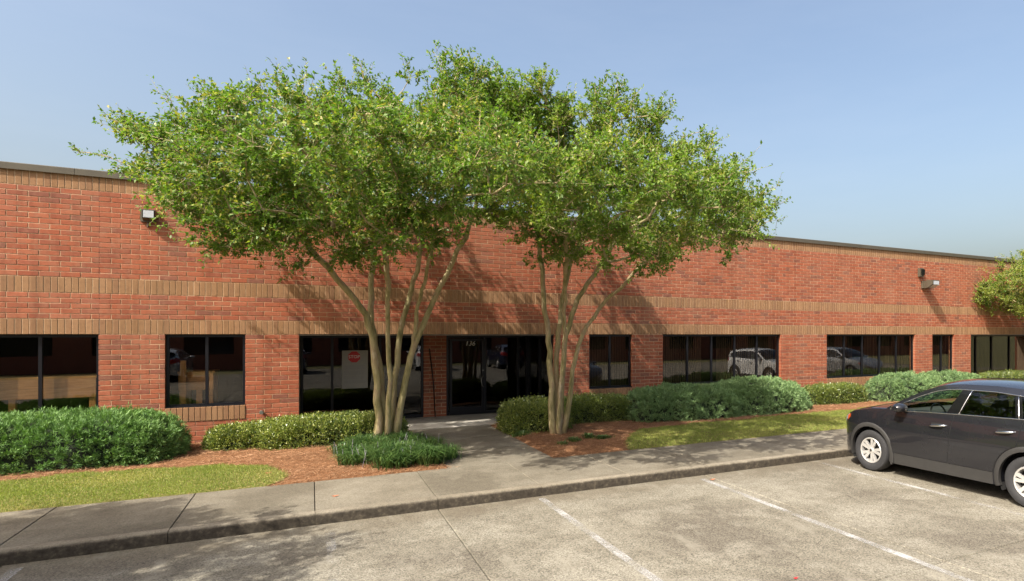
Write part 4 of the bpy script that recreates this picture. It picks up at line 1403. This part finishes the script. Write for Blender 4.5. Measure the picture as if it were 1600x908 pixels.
# ------------------------------------------------------------------ strappy clumps and small plants
def strappy(name, label, cat, cx, cy, rx, ry, n, hmin, hmax, seed, flowers=0, group=None):
    g = np.random.default_rng(seed)
    e = empty(name, (cx, cy, GZ)); tag(e, label, cat, group)
    nt_ = max(3, int(44 * rx * ry / 1.28))
    ta = g.uniform(0, 2 * math.pi, nt_); tr_ = np.sqrt(g.uniform(0, 1, nt_)) * g.uniform(0.85, 1.12, nt_)
    ti = g.integers(0, nt_, n)
    hs = g.uniform(0.65, 1.2, nt_)[ti]
    dx_ = g.normal(0, 0.085 if rx > 0.5 else 0.05, n); dy_ = g.normal(0, 0.085 if rx > 0.5 else 0.05, n)
    X = rx * (tr_ * np.cos(ta))[ti] + dx_; Y = ry * (tr_ * np.sin(ta))[ti] + dy_
    r = np.clip(tr_[ti], 0, 1)
    Z = np.array([bed_h(cx + x_, cy + y_) for x_, y_ in zip(X, Y)]) - GZ
    b = MB(); V = []
    az = np.arctan2(dy_, dx_) + g.normal(0, 0.7, n); h = g.uniform(hmin, hmax, n) * hs * (1.05 - 0.25 * r); ln = g.uniform(0.3, 1.25, n)
    dirs = np.stack([np.cos(az), np.sin(az), np.zeros(n)], 1)
    side = np.stack([-np.sin(az), np.cos(az), np.zeros(n)], 1)
    w = g.uniform(0.004, 0.008, n)[:, None]
    P0 = np.stack([X, Y, Z], 1)
    P1 = P0 + dirs * (h * ln * 0.35)[:, None] + np.array((0, 0, 1.0)) * (h * 0.75)[:, None]
    P2 = P0 + dirs * (h * ln * 1.0)[:, None] + np.array((0, 0, 1.0)) * (h * (1.0 - 0.35 * ln))[:, None]
    V1 = np.stack([P0 - side * w, P0 + side * w, P1 + side * w, P1 - side * w], 1)
    V2 = np.stack([P1 - side * w, P1 + side * w, P2 + side * w * 0.15, P2 - side * w * 0.15], 1)
    rn = np.clip(g.normal(0.45, 0.2, n), 0, 0.97)
    link('leaves', quads_mesh('leaves', np.vstack([V1, V2]), np.concatenate([rn, rn])), M['liriope'], e)
    if flowers:
        fb = MB()
        for _ in range(flowers):
            a_ = g.uniform(0, 6.28); r_ = math.sqrt(g.uniform(0.1, 1))
            x_, y_ = rx * r_ * math.cos(a_), ry * r_ * math.sin(a_)
            t = (x_ + g.normal(0, 0.06), y_ + g.normal(0, 0.06), g.uniform(0.26, 0.36))
            m_ = tuple(0.35 * p + 0.65 * q for p, q in zip((x_, y_, 0.02), t))
            fb.tube([(x_, y_, 0.02), m_, t], [0.002, 0.006, 0.003], 5)
        tag(fb.build('flower_spikes', simple('pale_lilac', (0.22, 0.20, 0.23), 0.8), e), kind='stuff')
    return e


strappy('liriope_clump', 'dark strappy grass clump round the foot of the left tree', 'plant', 1.28, 12.45, 0.95, 1.35, 12000, 0.16, 0.40, 41, 26)
strappy('grass_tuft', 'small green tuft in the pine straw right of the right tree foot', 'plant', 5.45, 12.35, 0.38, 0.25, 700, 0.05, 0.13, 42)
strappy('grass_tuft', 'small low green tuft left of the right tree foot', 'plant', 4.75, 12.15, 0.30, 0.20, 420, 0.05, 0.11, 43)
strappy('grass_tuft', 'green tuft at the foot of the clipped hedge block by the path', 'plant', 4.2, 13.45, 0.16, 0.14, 260, 0.05, 0.14, 44)
for (x, y, z, lab, c) in ((0.30, 9.75, 0.153, 'single pinkish fallen leaf on the sidewalk left of the path', 'dry_leaf'), (5.95, 8.55, 0.008, 'pinkish fallen leaf at the foot of the kerb', 'dry_leaf'),
                          (-0.62, 11.65, 0.20, 'brown fallen leaf at the tip of the left lawn', 'dry_leaf'), (4.28, 4.70, 0.008, 'small red fallen leaf on the parking lot concrete', 'red_print')):
    q_ = 0.55 if c == 'red_print' else 1.0
    lf = MB().grid([[(x - 0.05, y, z + 0.012), (x - 0.02, y - 0.025, z), (x + 0.05, y - 0.01, z + 0.015)], [(x - 0.05, y, z + 0.013), (x - 0.01, y + 0.012, z + 0.006), (x + 0.05, y - 0.01, z + 0.016)], [(x - 0.05, y, z + 0.014), (x - 0.015, y + 0.04, z + 0.004), (x + 0.05, y - 0.01, z + 0.017)]])
    lf.v = [(x + (a_ - x) * q_, y + (b_ - y) * q_, z + (c_ - z) * q_) for (a_, b_, c_) in lf.v]
    tag(lf.build('fallen_leaf', M[c]), lab, 'leaf', 'fallen leaves')

# ------------------------------------------------------------------ cars
def car_paint(name, col, metal=0.5, rough=0.24):
    m, nt, b = newmat(name)
    b.inputs['Base Color'].default_value = (*col, 1)
    b.inputs['Metallic'].default_value = metal
    b.inputs['Roughness'].default_value = rough
    b.inputs['Coat Weight'].default_value = 1.0
    b.inputs['Coat Roughness'].default_value = 0.03
    f = noise(nt, 2.2, 4, 0.6, coord='obj')
    d = ramp(nt, f, ((0.35, rough * 0.85), (0.75, rough * 1.35)))
    nt.links.new(d, b.inputs['Roughness'])
    return m


M['paint'] = car_paint('dark_grey_paint', (0.016, 0.0165, 0.021), 0.35)
M['paint_white'] = car_paint('white_paint', (0.72, 0.72, 0.70), 0.0)
M['paint_silver'] = car_paint('silver_paint', (0.45, 0.46, 0.47), 0.6)
M['paint_blue'] = car_paint('dark_blue_paint', (0.02, 0.03, 0.07), 0.4)
M['cladding'] = simple('dark_plastic', (0.030, 0.029, 0.028), 0.55, var=0.1, scale=8)
M['rubber'] = simple('tyre_rubber', (0.024, 0.024, 0.026), 0.8, var=0.15, scale=30)
M['black_gloss'] = simple('black_gloss', (0.006, 0.006, 0.007), 0.12)
M['chrome'] = simple('chrome_trim', (0.72, 0.72, 0.73), 0.15, 1.0)
M['alloy'] = simple('alloy_wheel', (0.74, 0.73, 0.71), 0.30, 0.65)
M['liner'] = simple('wheel_liner', (0.008, 0.008, 0.008), 0.9)
M['seat'] = simple('grey_seat', (0.06, 0.058, 0.055), 0.8, var=0.1)
M['amber'] = simple('orange_reflector', (0.42, 0.07, 0.015), 0.2)
M['tail'] = simple('red_tail_lens', (0.35, 0.01, 0.012), 0.15)
M['lamp_clear'] = simple('headlamp_lens', (0.30, 0.31, 0.33), 0.08)
M['plate'] = simple('plate_white', (0.6, 0.6, 0.58), 0.5)

XF, XR = 2.34, -2.42
WBF, WBR = 1.39, -1.39
WR = 0.368; ARCH = 0.435; TRIM = 0.505; HUB = 0.368
ip = lambda x, xs, ys: float(np.interp(x, xs, ys))


def W(x, z):
    """half-width of the body side"""
    prof = ip(z, (0.15, 0.24, 0.42, 0.60, 0.80, 0.97, 1.08, 1.16, 1.24, 1.40, 1.55, 1.64, 1.70), (0.890, 0.915, 0.930, 0.940, 0.945, 0.935, 0.920, 0.900, 0.868, 0.800, 0.725, 0.665, 0.60))
    if x > 1.25:
        t = min(1.0, (x - 1.25) / (XF - 1.25)); prof *= max(0.0, 1 - t ** 3.6) ** 0.42
    if x < -1.45:
        t = min(1.0, (-1.45 - x) / (-1.45 - XR)); prof *= max(0.0, 1 - t ** 4.2) ** 0.40
    return prof


def z_sh(x):
    return ip(x, (-2.42, -2.36, -2.2, -1.24, -0.31, 0.69, 1.0, 1.36, 1.80, 2.10, 2.24, 2.34), (0.98, 1.20, 1.27, 1.235, 1.20, 1.150, 1.155, 1.130, 1.040, 0.90, 0.80, 0.66))


def z_hood(x):
    return z_sh(x) + ip(x, (0.6, 1.0, 1.5, 2.0, 2.34), (0.06, 0.075, 0.075, 0.05, 0.0))


def z_low(x):
    base = ip(x, (-2.42, -2.3, -1.9, -1.0, 1.0, 1.9, 2.28, 2.34), (0.45, 0.36, 0.28, 0.245, 0.225, 0.215, 0.225, 0.32))
    for c in (WBF, WBR):
        d = abs(x - c)
        if d < ARCH: base = max(base, HUB + math.sqrt(ARCH * ARCH - d * d))
    return base


def w_top(x):
    return ip(x, (-2.0, -1.95, -1.7, -1.21, -0.78, -0.21, 0.0, 0.21, 0.47, 0.70, 0.84, 0.93), (1.36, 1.40, 1.49, 1.555, 1.585, 1.580, 1.562, 1.515, 1.41, 1.295, 1.21, 1.16))


def z_edge(x):
    return ip(x, (-2.2, -2.08, -1.7, -1.2, -0.78, -0.21, 0.0, 0.21, 0.47, 0.76, 0.95, 1.06), (1.45, 1.51, 1.595, 1.65, 1.67, 1.66, 1.64, 1.595, 1.485, 1.335, 1.225, 1.165))


def z_crown(x):
    return z_edge(x) + ip(x, (-2.2, -1.5, 0.2, 0.9, 1.06), (0.07, 0.080, 0.075, 0.075, 0.05))


def side_patch(mb, xa, xb, za, zb, nx, nz, off, sgn=1, rim=0.012):
    """patch on the body side between x curves xa(z), xb(z) and z curves za(x), zb(x), with a small turned-in rim"""
    rows = []
    for j in range(nz + 1):
        t = j / nz
        row = []
        for i in range(nx + 1):
            s = i / nx
            xm = None
            zc = 0.5
            # two fixed-point steps settle x(z) and z(x)
            z = za(0) + (zb(0) - za(0)) * t if False else None
            x = xa(0.8) + (xb(0.8) - xa(0.8)) * s
            for _ in range(5):
                z = za(x) + (zb(x) - za(x)) * t
                x = xa(z) + (xb(z) - xa(z)) * s
            row.append((x, sgn * (W(x, z) + off), z))
        rows.append(row)
    mb.grid(rows)
    edge = rows[0] + [r[-1] for r in rows[1:]] + rows[-1][::-1][1:] + [r[0] for r in rows[::-1][1:-1]]
    mb.grid([edge + [edge[0]], [(x, y - sgn * rim, z) for (x, y, z) in edge + [edge[0]]]])
    return rows


C0 = lambda v: (lambda _: v)


def build_car(paint):
    car = empty('parked_car', (0, 0, 0))
    # --- body shell
    xs = sorted(set([round(v, 4) for v in list(np.linspace(XR, -1.9, 12)) + list(np.linspace(-0.9, 0.9, 20)) + list(np.linspace(1.85, XF, 14)) +
                     [c + ARCH * math.cos(a) for c in (WBF, WBR) for a in np.linspace(0, math.pi, 25)] + [c + s * (ARCH + 0.001) for c in (WBF, WBR) for s in (-1, 1)] + [2.30, 2.325, -2.40, -2.38]]))
    b = MB()
    rows = []
    for x in xs:
        lo, hi = z_low(x), z_sh(x)
        row = [(x, W(x, lo) * 0.80, lo + 0.0)]
        for j in range(15):
            z = lo + (hi - lo) * j / 14
            row.append((x, W(x, z), z))
        row.append((x, max(0, W(x, hi) - 0.03), hi + 0.012))
        rows.append(row)
    b.grid(rows)
    # bonnet
    hx = [x for x in xs if x > 0.86]
    hr = []
    for x in hx:
        hi, zc, w = z_sh(x) + 0.012, z_hood(x), max(0, W(x, z_sh(x)) - 0.03)
        hr.append([(x, w * c, hi + (zc - hi) * (1 - c ** 2.2)) for c in (1, 0.93, 0.82, 0.66, 0.45, 0.22, 0.0)])
    b.grid(hr)
    b.mirror_y()
    b.build('body', paint, car, smooth=True, angle=50)
    # tailgate below the glass is the shell; tail panel closing the cabin
    tg = MB()
    tr = []
    for t in np.linspace(0, 1, 7):
        x = -2.08 - 0.27 * t; zc = 1.55 - 0.33 * t
        w = (W(-2.08, z_edge(-2.08)) * (1 - t) + W(-2.2, 1.22) * t)
        tr.append([(x + 0.16 * c * c, w * c, zc - 0.05 * c * c) for c in (-1, -0.8, -0.5, 0, 0.5, 0.8, 1)])
    tg.grid(tr)
    tg.build('rear_window', M['car_glass_dark'], car, smooth=True)
    # --- roof
    rf = MB()
    rx = [-2.10, -2.0, -1.8, -1.5, -1.2, -0.9, -0.6, -0.3, -0.05, 0.10, 0.22]
    rr = []
    for x in rx:
        w = W(x, z_edge(x)); ze, zc = z_edge(x), z_crown(x)
        rr.append([(x, w * c, ze + (zc - ze) * (1 - abs(c) ** 2.6)) for c in (-1, -0.92, -0.8, -0.6, -0.3, 0, 0.3, 0.6, 0.8, 0.92, 1)])
    rf.grid(rr)
    rf.build('roof', paint, car, smooth=True)
    ws = MB()
    rr = []
    for x in np.linspace(0.215, 1.05, 10):
        w = W(x, z_edge(x)) - 0.02; ze, zc = z_edge(x), z_crown(x)
        rr.append([(x + 0.10 * (1 - c * c) * (x - 0.215) / 0.835, w * c, ze + (zc - ze) * (1 - abs(c) ** 2.6)) for c in (-1, -0.9, -0.7, -0.4, 0, 0.4, 0.7, 0.9, 1)])
    ws.grid(rr)
    ws.build('windscreen', M['car_glass'], car, smooth=True)
    for sg in (1, -1):
        # window surround from door glass up to roof edge, with the A pillar
        fr = MB()
        side_patch(fr, C0(-2.12), C0(1.05), lambda x: min(w_top(x), z_edge(x) - 0.015) if x < 0.93 else z_edge(x) - 0.03, z_edge, 44, 3, 0.0, sg)
        fr.build('window_surround', paint, car, smooth=True, angle=50)
        dp = MB(); side_patch(dp, C0(-2.2), C0(-1.90), z_sh, w_top, 6, 5, 0.0, sg); dp.build('rear_pillar', paint, car, smooth=True, angle=50)
        qg = MB(); side_patch(qg, C0(-1.90), lambda z: -1.26 + 0.28 * (z - 1.22), lambda x: z_sh(x) + 0.015, lambda x: w_top(x) - 0.005, 10, 5, -0.004, sg)
        qg.build('quarter_window', M['car_glass_dark'], car, smooth=True, angle=50)
        cp = MB(); side_patch(cp, lambda z: -1.265 + 0.28 * (z - 1.22), lambda z: -1.175 + 0.28 * (z - 1.22), lambda x: z_sh(x) + 0.008, lambda x: w_top(x), 2, 5, 0.003, sg)
        cp.build('door_pillar', M['black_gloss'], car)
        bp = MB(); side_patch(bp, lambda z: -0.29 - 0.30 * (z - 1.2), lambda z: -0.09 - 0.42 * (z - 1.2), lambda x: z_sh(x) + 0.008, lambda x: w_top(x), 4, 5, 0.003, sg)
        bp.build('door_pillar', M['black_gloss'], car)
        # --- doors
        def front_x(z): return ip(z, (0.3, 0.45, 0.9, 1.16), (0.91, 0.93, 0.965, 0.985))
        def b_x(z): return ip(z, (0.3, 0.5, 0.9, 1.2), (-0.13, -0.145, -0.185, -0.235))
        def rear_x(z):
            a = ip(z, (0.42, 0.86, 1.24), (-1.20, -1.215, -1.295))
            d = z - HUB
            if abs(d) < TRIM: a = max(a, WBR + math.sqrt(TRIM ** 2 - d * d) + 0.012)
            return a
        zb = lambda x: 0.415 + 0.012 * (0.9 - x) / 2
        zt = lambda x: z_sh(x) - 0.012
        for nm, x1, x0 in (('front', front_x, b_x), ('rear', b_x, rear_x)):
            d = MB(); side_patch(d, lambda z, f=x0: f(z) + 0.006, lambda z, f=x1: f(z) - 0.006, zb, zt, 24, 28, 0.012, sg)
            door_o = d.build('door', paint, car, smooth=True, angle=50)
            s = MB(); side_patch(s, lambda z, f=x0: f(z) - 0.001, lambda z, f=x1: f(z) + 0.001, lambda x: zb(x) - 0.005, lambda x: zt(x) + 0.004, 16, 20, 0.007, sg)
            s.build('gap_shade', M['liner'], door_o, smooth=True, angle=50)  # black sheet behind the door, painted in for the shade of the panel gap
            g = MB()
            if nm == 'front':
                side_patch(g, lambda z: -0.09 - 0.42 * (z - 1.2) - 0.01, lambda z: 0.93 - 0.0 * z, lambda x: z_sh(x) + 0.014, lambda x: max(w_top(x) - 0.006, z_sh(x) + 0.016), 22, 6, -0.004, sg)
                g.build('window', M['car_glass'], door_o, smooth=True, angle=50)
                h0, hz_ = (-0.13, 0.18), 1.01
            else:
                side_patch(g, lambda z: -1.175 + 0.28 * (z - 1.22), lambda z: -0.29 - 0.30 * (z - 1.2), lambda x: z_sh(x) + 0.014, lambda x: w_top(x) - 0.006, 14, 6, -0.004, sg)
                g.build('window', M['car_glass_dark'], door_o, smooth=True, angle=50)
                h0, hz_ = (-1.20, -0.90), 1.055
            h = MB()
            pts = []
            for t in np.linspace(0, 1, 9):
                x = h0[0] + (h0[1] - h0[0]) * t; z = hz_ - 0.035 * t
                pts.append((x, sg * (W(x, z) + 0.012 + 0.035 * math.sin(math.pi * t) ** 0.6), z))
            h.tube(pts, [0.010, 0.017, 0.019, 0.019, 0.018, 0.017, 0.016, 0.014, 0.008], 8)
            h.build('handle', M['chrome'], door_o, smooth=True)
            hc = MB(); side_patch(hc, C0(h0[0] + 0.05), C0(h0[1] - 0.04), C0(hz_ - 0.055), C0(hz_ + 0.02), 6, 3, 0.0145, sg, 0.004)
            hc.build('handle_shade', M['liner'], door_o, smooth=True)  # raised black patch standing in for shade in a hollow behind the handle
        # --- bright strips
        ch = MB()
        xx = np.linspace(-2.0, 0.93, 40)
        ch.tube([(x, sg * (W(x, w_top(x)) + 0.006), w_top(x)) for x in xx], 0.0085, 5)
        ch.tube([(x, sg * (W(x, z_sh(x)) + 0.006), z_sh(x) + 0.004) for x in np.linspace(-2.0, 0.93, 40)], 0.0085, 5)
        ch.build('chrome_strip', M['chrome'], car, smooth=True)
        bs = MB()
        bs.tube([(x, sg * (W(x, z) + 0.008), z) for x, z in ((-0.30 - 0.30 * (z_ - 1.2), z_) for z_ in np.linspace(1.21, 1.575, 6))], 0.008, 5)
        bs.tube([(x, sg * (W(x, z) + 0.008), z) for x, z in ((-1.225 + 0.28 * (z_ - 1.22), z_) for z_ in np.linspace(1.235, 1.55, 6))], 0.008, 5)
        bs.build('pillar_strip', M['chrome'], car, smooth=True)
        # --- lower cladding and arch trims
        cl = MB(); side_patch(cl, C0(-0.87), C0(0.87), z_low, lambda x: 0.408 + 0.012 * (0.9 - x) / 2, 24, 5, 0.012, sg, 0.02)
        cl.build('sill_cladding', M['cladding'], car, smooth=True, angle=50)
        for c in (WBF, WBR):
            rows = []
            for rq in (ARCH - 0.004, ARCH + 0.02, TRIM - 0.015, TRIM):
                row = []
                for a in np.linspace(R(-16), R(196), 40):
                    x = c + rq * math.cos(a); z = max(HUB + rq * math.sin(a), 0.225)
                    xx_ = min(max(x, XR + 0.03), XF - 0.03)
                    row.append((xx_, sg * (W(xx_, z) + (0.014 if rq < TRIM - 0.002 else 0.004)), z))
                rows.append(row)
            rows = [[(x, y - sg * 0.06, z) for (x, y, z) in rows[0]]] + rows
            at = MB(); at.grid(rows); at.build('arch_trim', M['cladding'], car, smooth=True, angle=60)
            ln = MB()
            lr = [[(c + (ARCH + 0.01) * math.cos(a), sg * y, HUB + (ARCH + 0.01) * math.sin(a)) for a in np.linspace(R(-25), R(205), 24)] for y in (0.90 if True else 0, 0.5)]
            ln.grid(lr); ln.poly(lr[1]); ln.build('wheel_liner', M['liner'], car)
        # mud flap behind the front wheel
        MB().box(WBF - ARCH - 0.03, WBF - ARCH + 0.0, min(sg * 0.70, sg * 0.925), max(sg * 0.70, sg * 0.925), 0.20, 0.45).build('mud_flap', M['cladding'], car)
        # --- lamps
        hl = MB(); side_patch(hl, C0(1.93), C0(2.26), lambda x: z_sh(x) - ip(x, (1.93, 2.26), (0.07, 0.13)), lambda x: z_sh(x) - 0.012, 8, 3, 0.006, sg)
        hlo = hl.build('headlight', M['lamp_clear'], car, smooth=True)
        am = MB(); side_patch(am, C0(1.89), C0(1.975), lambda x: z_sh(x) - ip(x, (1.86, 1.985), (0.075, 0.115)), lambda x: z_sh(x) - 0.025, 4, 2, 0.010, sg)
        am.build('side_reflector', M['amber'], hlo, smooth=True)
        tl = MB(); side_patch(tl, C0(-2.38), C0(-2.02), lambda x: z_sh(x) - 0.26, lambda x: z_sh(x) - 0.04, 8, 4, 0.008, sg)
        tl.build('tail_light', M['tail'], car, smooth=True)
        # --- mirror
        mi = MB()
        y0 = 0.90
        secs = []
        for t, ry, rz in ((0.0, 0.02, 0.02), (0.02, 0.06, 0.05), (0.06, 0.085, 0.068), (0.15, 0.09, 0.075), (0.22, 0.075, 0.065), (0.255, 0.03, 0.03)):
            secs.append([(0.70 + (ry + 0.02) * math.cos(a) - 0.02, sg * (y0 + t), 1.215 + rz * math.sin(a)) for a in np.linspace(0, 2 * math.pi, 13)[:-1]])
        mi.grid(secs, close=True); mi.poly(secs[0]); mi.poly(secs[-1])
        mo = mi.build('wing_mirror', paint, car, smooth=True, angle=60)
        MB().box(0.66, 0.74, min(sg * 0.86, sg * 0.94), max(sg * 0.86, sg * 0.94), 1.155, 1.185).build('mirror_foot', M['black_gloss'], mo)
        ms = MB().tube([(0.775, sg * (y0 + 0.05), 1.185), (0.795, sg * (y0 + 0.13), 1.185), (0.775, sg * (y0 + 0.23), 1.19)], [0.010, 0.013, 0.008], 6)
        ms.build('mirror_strip', M['chrome'], mo)
    # --- underbody
    ub = MB()
    ub.box(-2.25, 2.2, -0.52, 0.52, 0.22, 0.60); ub.box(-0.93, 0.93, -0.84, 0.84, 0.24, 0.42)
    ub.box(-2.1, 1.0, -0.82, 0.82, 0.85, 0.95)
    ub.build('underbody', M['liner'], car)
    # --- cabin
    MB().box(0.55, 1.02, -0.76, 0.76, 0.95, 1.145, 0.04).build('dashboard', M['seat'], car)
    for (x, y) in ((-0.15, 0.37), (-0.15, -0.37), (-1.05, 0.37), (-1.05, -0.37)):
        st = MB()
        rows = []
        for z, hw, th, dx in ((0.95, 0.24, 0.08, 0.05), (1.15, 0.25, 0.08, 0.0), (1.30, 0.22, 0.065, -0.04), (1.36, 0.16, 0.05, -0.06)):
            rows.append([(x + dx + th * math.cos(a), y + hw * math.sin(a), z) for a in np.linspace(0, 2 * math.pi, 17)[:-1]])
        st.grid(rows, close=True); st.poly(rows[-1])
        so = st.build('seat', M['seat'], car, smooth=True, angle=60)
        hd = MB()
        rows = [[(x - 0.07 + th * math.cos(a), y + hw * math.sin(a), z) for a in np.linspace(0, 2 * math.pi, 13)[:-1]] for z, hw, th in ((1.38, 0.10, 0.03), (1.40, 0.125, 0.05), (1.48, 0.12, 0.05), (1.51, 0.09, 0.03))]
        hd.grid(rows, close=True); hd.poly(rows[-1]); hd.poly(rows[0])
        hd.build('headrest', M['seat'], so, smooth=True, angle=60)
    sw = MB()
    ring = [(0.42 + 0.06 * math.sin(a), 0.37 + 0.185 * math.cos(a), 1.10 + 0.165 * math.sin(a)) for a in np.linspace(0, 2 * math.pi, 25)]
    sw.tube(ring, 0.014, 6, cap=False); sw.tube([(0.42, 0.20, 1.10), (0.46, 0.37, 1.09), (0.42, 0.54, 1.10)], 0.016, 6); sw.tube([(0.46, 0.37, 1.09), (0.56, 0.37, 1.04)], 0.03, 8)
    sw.build('steering_wheel', M['black_gloss'], car, smooth=True)
    # --- wheels
    tyre = MB().lathe([(0.215, -0.10), (0.222, 0.085), (0.235, 0.098), (0.27, 0.114), (0.31, 0.118), (0.345, 0.108), (0.362, 0.085), (0.368, 0.05), (0.368, -0.06), (0.36, -0.09), (0.33, -0.11), (0.22, -0.10)], 40, 'y').mesh('tyre', True, 35)
    rimb = MB().lathe([(0.222, 0.075), (0.230, 0.098), (0.222, 0.106), (0.205, 0.100), (0.196, 0.06), (0.19, -0.05)], 40, 'y')
    rim = rimb
    for k in range(10):
        a0 = 2 * math.pi * k / 10 + (0.10 if k % 2 else -0.10)
        for r0, r1, w0, w1, y0, y1 in ((0.045, 0.205, 0.020, 0.027, 0.085, 0.098),):
            ca, sa = math.cos(a0), math.sin(a0)
            p = lambda r, t, y: (r * ca - t * sa, y, r * sa + t * ca)
            f0 = [p(r0, -w0, y0), p(r0, w0, y0), p(r1, w1, y1), p(r1, -w1, y1)]
            f1 = [p(r0, -w0, y0 - 0.03), p(r0, w0, y0 - 0.03), p(r1, w1, y1 - 0.035), p(r1, -w1, y1 - 0.035)]
            rim.grid([f0 + [f0[0]], f1 + [f1[0]]]); rim.poly(f0); rim.poly(f1)
    rim.lathe([(0.0, 0.098), (0.03, 0.098), (0.055, 0.088), (0.06, 0.05)], 20, 'y')
    rimm = rim.mesh('rim', True, 30)
    disc = MB().lathe([(0.0, 0.03), (0.15, 0.03), (0.15, 0.01), (0.20, 0.0), (0.20, -0.05)], 28, 'y').mesh('brake_disc')
    cap = MB().lathe([(0.0, 0.102), (0.022, 0.101), (0.028, 0.097)], 14, 'y').mesh('hub_cap')
    for mm, nm in ((tyre, 'rubber'), (rimm, 'alloy'), (disc, 'liner'), (cap, 'cladding')): mm.materials.append(M[nm])
    for x in (WBF, WBR):
        for sg in (1, -1):
            wh = empty('wheel', (x, sg * 0.815, WR), 0 if sg > 0 else math.pi, car)
            wh.rotation_euler = (0, R(17 if x > 0 else 40), 0 if sg > 0 else math.pi)
            for nm, me in (('tyre', tyre), ('rim', rimm), ('brake_disc', disc), ('hub_cap', cap)): link(nm, me, None, wh)
    MB().box(XR - 0.012, XR - 0.004, -0.16, 0.16, 0.78, 0.90).build('number_plate', M['plate'], car)
    return car


car0 = build_car(M['paint'])
car0.location = (9.79, 6.42, 0.0); car0.rotation_euler = (0, 0, R(90))
tag(car0, 'dark grey crossover parked nose to the kerb at the right edge', 'car', 'parked cars')


def recolour(root, paint):
    for o in [root] + list(root.children_recursive):
        if o.type == 'MESH' and o.data.materials and o.data.materials[0] == M['paint']:
            o.material_slots[0].link = 'OBJECT'; o.material_slots[0].material = paint


for (x, y, rz, pnt, lab) in ((20.9, 6.4, 90, 'paint_white', 'white car in the same row, seen mirrored in the left five-pane window'),
                             (26.5, 6.4, 90, 'paint_silver', 'silver car in the same row, seen mirrored in the right five-pane window'),
                             (7.1, -9.6, -90, 'paint_white', 'white car across the lot, seen mirrored in the entrance door'),
                             (-1.2, -9.5, -90, 'paint_blue', 'dark blue car across the lot, seen mirrored in the shopfront glass'),
                             (-6.9, -9.7, -90, 'paint_silver', 'silver car across the lot, seen mirrored in the leftmost window'),
                             (12.7, -9.4, -90, 'paint_blue', 'dark blue car across the lot right of the white one, seen mirrored in glass')):
    c = copy_tree(car0)
    c.location = (x, y, 0); c.rotation_euler = (0, 0, R(rz))
    tag(c, lab, 'car', 'parked cars')
    recolour(c, M[pnt])

# ------------------------------------------------------------------ the building across the lot, only seen mirrored in the glass
ob_ = empty('brick_office_building', (0, -22, 0)); tag(ob_, 'low brick building behind the viewer, seen only mirrored in the window glass', 'building')
oo = Matrix.Translation((0, 22, 0))
wb = MB(); wb.box(-60, 80, -22.4, -22, -0.12, 1.0); wb.box(-60, 80, -22.4, -22, 2.5, 5.6)
xx0 = -60
while xx0 < 80:
    wb.box(xx0, xx0 + 2.0, -22.4, -22, 1.0, 2.5); xx0 += 5.0
wb.build('wall', simple('plain_brick', (0.26, 0.09, 0.055), 0.9, var=0.2, scale=6), ob_).matrix_parent_inverse = oo
MB().box(-60, 80, -42, -22.4, 5.0, 5.2).build('roof', M['roof'], ob_).matrix_parent_inverse = oo
xx0 = -58
while xx0 < 80:
    MB().box(xx0, min(80, xx0 + 3.0), -22.3, -22.25, 1.0, 2.5).build('window', M['black_gloss'], ob_).matrix_parent_inverse = oo; xx0 += 5.0
